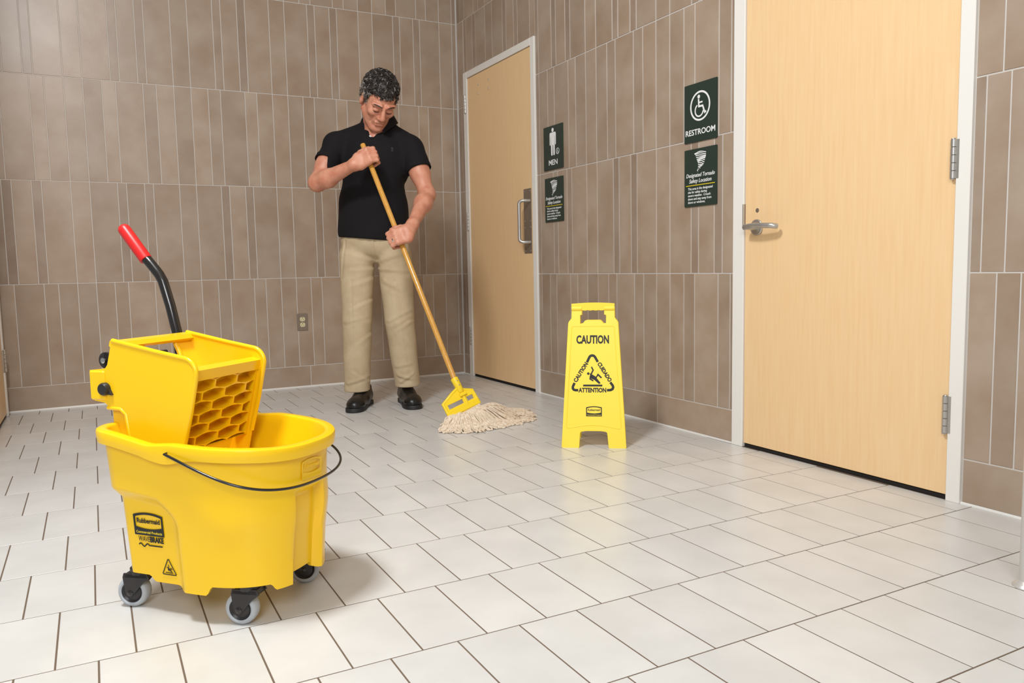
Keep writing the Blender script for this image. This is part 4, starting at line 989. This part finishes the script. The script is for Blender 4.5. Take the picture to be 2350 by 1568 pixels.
# --- hair: cap plus curls
hf = Field(hd_c-.22, hd_c+.22, .0045)
hf.ell(hd(0, .022, .052), np.array([.086, .104, .090])*HS, .01, R=HR); hf.ell(hd(0, .075, .0), np.array([.072, .055, .075])*HS, .03, R=HR)
x, y, z = hf.grid()
hf.F = (hf.F+.004*np.sin(95*x+30*z)*np.sin(88*y+41*x)*np.sin(90*z+20*y)).astype(np.float32)
Ri = HR.T; X = Ri[0][0]*(x-hd_c[0])+Ri[0][1]*(y-hd_c[1])+Ri[0][2]*(z-hd_c[2]); Y = Ri[1][0]*(x-hd_c[0])+Ri[1][1]*(y-hd_c[1])+Ri[1][2]*(z-hd_c[2]); Z = Ri[2][0]*(x-hd_c[0])+Ri[2][1]*(y-hd_c[1])+Ri[2][2]*(z-hd_c[2])
X, Y, Z = X/HS, Y/HS, Z/HS
line = np.where(Y < -.035, .078+.010*np.cos(X*60), np.where(Y < .0, .078-(Y+.035)*2.6, np.where(Y < .03, .012, -.045)))
line = .070-.092*sstep(-.055, -.005, Y)-.05*sstep(.02, .04, Y)+.010*sstep(.03, .06, np.abs(X))*(Y < -.03)
hf.F = np.maximum(hf.F, (line-Z)*HS*.8).astype(np.float32)
hair = obj('hair', hf.mesh('hair'), M_HAIR, man); del hf
# curls as small tapered tufts on the cap
hv = np.empty(len(hair.data.vertices)*3, np.float32); hair.data.vertices.foreach_get('co', hv); hv = hv.reshape(-1, 3)
hn = np.empty(len(hair.data.vertices)*3, np.float32); hair.data.vertices.foreach_get('normal', hn); hn = hn.reshape(-1, 3)
cm = MB(); cg = MB()
loc = (hv-hd_c) @ HR/HS
sel = rng.choice(len(hv), 1500, replace=False)
for i in sel:
    p, nn = Vector(hv[i]), Vector(hn[i]); l = loc[i]
    if (Vector(hd_c)-p).dot(nn) > 0: continue
    tg = nn.cross(Vector(HR @ np.array([rng.normal(0, .6), rng.normal(0, .6), 1.0]))).normalized(); dn = nn.cross(tg)
    flow = Vector(HR @ np.array([l[0]*3, l[1]*3-.1, -.55])).normalized(); flow = (flow-nn*flow.dot(nn)+tg*rng.normal(0, .7)).normalized(); sd = nn.cross(flow)
    L = rng.uniform(.014, .026); r0 = rng.uniform(.0020, .0034); ph = rng.uniform(0, 6.28); amp = rng.uniform(.003, .006)
    pts = [p-nn*.003+flow*(L*t)+sd*(amp*math.sin(ph+t*5))+nn*(.007*math.sin(t*2.8)) for t in (0, .25, .5, .75, 1)]
    tgt = cg if (abs(l[0]) > .058 and l[2] < .07) or l[2] < .055 or rng.random() < .12 else cm
    tgt.tube(pts, [r0, r0, r0*.9, r0*.7, r0*.15], 5)
o = cm.build('hair_curls', M_HAIR, hair, sm=80); o['kind'] = 'stuff'; o = cg.build('grey_hair_curls', M_HAIRG, hair, sm=80); o['kind'] = 'stuff'
# eyebrows, lash lines
for s in (-1, 1):
    MB().tube([tuple(hd(s*.014, -.1045, .036)), tuple(hd(s*.030, -.099, .041)), tuple(hd(s*.046, -.089, .040)), tuple(hd(s*.055, -.080, .035))], [.0020, .0030, .0026, .0012], 8).build('eyebrow', M_HAIR, body, sm=80)
    MB().tube([tuple(hd(s*.017, -.0885, .004)), tuple(hd(s*.026, -.0915, .001)), tuple(hd(s*.037, -.0905, .001)), tuple(hd(s*.046, -.085, .004))], [.0012, .0018, .0018, .0010], 6).build('eyelashes', M_HAIR, body, sm=80)
# sideburns
# wedding ring on the lower hand
c = H2p; P2 = lambda i, j, k: c+n2*i*1.16+b2*j*1.16+up_pole*k*1.16
MB().lathe([(.0122, -.0035), (.0134, -.003), (.0134, .003), (.0122, .0035)], 24, axis=Vector(P2(.012, .048, -.0135)-P2(.030, .024, -.0115)), org=Vector(P2(.0225, .034, -.0122))).build('wedding_ring', M_SILVER, man, sm=40)

# ------------------------------------------------------------------ mop
mop = empty('mop'); mop.matrix_world = MW; tag(mop, 'string mop with varnished wooden handle and yellow head held by the person', 'mop')
MB().tube([tuple(PT), tuple(PT+PA*.004), tuple(PBt+PA*.03)], [PR_-.002, PR_, PR_], 20).build('handle', M_POLE, mop, sm=50)
# clamp frame in the plane of the head: X across the head, Y along the pole
fa, fb_ = ml(1036, 957, 3.905), ml(1101, 925, 3.985); FX = unit(fb_-fa); FY = PA-FX*(PA@FX); FY = unit(FY); FN = np.cross(FX, FY)
if FN[1] > 0: FN = -FN
fc = PBt-PA*.005
proj = lambda p: ((p-fc)@FX, (p-fc)@FY)
lx, ly_ = proj(fa); rx, ry = proj(fb_); by = (ly_+ry)/2
mk = lambda a, b, q=0: tuple(fc+FX*a+FY*b+FN*q)
MB().tube([mk(0, -.002), mk(0, .003), mk(.0, .075), mk(.0, .080)], [.0185, .0200, .0175, .014], 18).build('socket', M_MOPY, mop, sm=40)
for b_ in (.018, .042): MB().lathe([(.0038, 0), (.0034, .0018), (.001, .0026)], 12, axis=FN, org=Vector(mk(.002, b_, .0185))).build('rivet', M_SILVER, mop, sm=40)
mid = (lx+rx)/2; hw = (rx-lx)/2+.004
yk = by-.075
out = [(mid-hw, by), (mid-hw-.002, yk), (mid-.022, .066), (-.010, .058), (.010, .058), (mid+.026, .064), (mid+hw-.004, yk-.004), (mid+hw, by)]
slot1 = [(mid-hw+.014, yk+.014), (-.012, yk+.014), (-.012, yk+.040), (mid-hw+.014, yk+.040)]; slot2 = [(.008, yk+.014), (mid+hw-.014, yk+.014), (mid+hw-.014, yk+.040), (.008, yk+.040)]
o = obj('clamp_frame', flat_mesh([out, slot1, slot2], .008, bevel=.002), M_MOPY, mop); o.matrix_local = frame_matrix(FX, FY, np.cross(FX, FY), fc)
MB().tube([mk(*out[0]), mk(*out[1]), mk(*out[2]), mk(-.008, .052)], .0085, 10).build('frame_rib', M_MOPY, mop, sm=60)
MB().tube([mk(*out[7]), mk(*out[6]), mk(*out[5]), mk(.008, .052)], .0085, 10).build('frame_rib', M_MOPY, mop, sm=60)
MB().tube([mk(0, .070, .004), mk(0, yk+.05, .004)], .0075, 10).build('thumb_screw', M_MOPY, mop, sm=60)
k1 = MB().box(-.020, .020, -.009, .009, -.014, .014, .003).build('thumb_wheel', M_MOPY, mop, sm=35); k1.matrix_local = frame_matrix(FX, FY, np.cross(FX, FY), mk(0, yk-.004, .004))
k2 = MB().box(-hw-.002, hw+.002, -.017, .017, -.010, .010, .004).build('clamp_jaw', M_MOPY, mop, sm=35); k2.matrix_local = frame_matrix(FX, FY, np.cross(FX, FY), mk(mid, by-.014))
# yarn: from the jaw, over itself and down to the floor
def mf(px, py, z=0.0): p = on_floor(px, py, z)-MO; return np.array([p.dot(RH), p.dot(FH), z])
ends = [mf(*p) for p in ((1006, 994), (1030, 995), (1060, 995), (1092, 994), (1122, 990), (1150, 984), (1180, 977), (1206, 971), (1232, 963))]
back = [mf(*p, .03) for p in ((1020, 975), (1040, 972), (1065, 972), (1095, 970), (1125, 965), (1150, 958), (1170, 950), (1190, 945), (1215, 945))]
def along(Q, t):
    t = max(0, min(.9999, t))*(len(Q)-1); i = int(t); return Q[i]+(Q[i+1]-Q[i])*(t-i)
yarn = MB()
for i in range(320):
    t = (i+.5)/320; t = min(1, max(0, t+rng.normal(0, .012)))
    lay_ = rng.random()                       # 0: top layer, ends further back
    st = fc+FX*(mid+(t**.8*2-1)*hw*.95)+FY*(by+.004)+FN*rng.uniform(-.006, .008)
    e = along(ends, t)*(1-lay_*.75)+along(back, t)*(lay_*.75); e = e+np.array([rng.normal(0, .006), rng.normal(0, .006), 0])
    hz = .005+.030*lay_+(.020*math.exp(-((t-.86)/.10)**2))*lay_
    mid1 = st+(e-st)*.30+np.array([0, 0, .012+.012*lay_]); mid1[2] = max(mid1[2], .02+.02*lay_); mid2 = st+(e-st)*.68; mid2[2] = hz+.016
    dirn = unit((e-st)*np.array([1, 1, 0])); sd = np.array([-dirn[1], dirn[0], 0]); cr_ = rng.uniform(-.012, .012)
    tip = e.copy(); tip[2] = hz
    up1 = e+dirn*.006+sd*cr_; up1[2] = max(.004, hz-.006)
    ret = e-dirn*.012+sd*cr_*1.8; ret[2] = max(.004, hz-.003); ret2 = e-dirn*rng.uniform(.02, .035)+sd*cr_*2.2; ret2[2] = max(.004, hz+.002)
    ctrl = [st, st+FY*.012, mid1, mid2, tip, up1, ret, ret2]; P_ = []
    for a in range(len(ctrl)-1):
        p0, p1, p2, p3 = ctrl[max(a-1, 0)], ctrl[a], ctrl[a+1], ctrl[min(a+2, len(ctrl)-1)]
        for u_ in (0, .33, .66): P_.append(.5*((2*p1)+(-p0+p2)*u_+(2*p0-5*p1+4*p2-p3)*u_*u_+(-p0+3*p1-3*p2+p3)*u_**3))
    P_.append(ctrl[-1]); ph = rng.uniform(0, 6.28)
    P_ = [p+sd*(.0034*math.sin(ph+j*1.3))*(j > 2)+np.array([0, 0, .0016*math.cos(ph+j*1.5)])*(j > 3) for j, p in enumerate(P_)]
    P_ = [np.array([p[0], p[1], max(p[2], .0036)]) for p in P_]
    yarn.tube([tuple(p) for p in P_], .0036, 7)
o = yarn.build('yarn', M_YARN, mop, sm=80); o['kind'] = 'stuff'
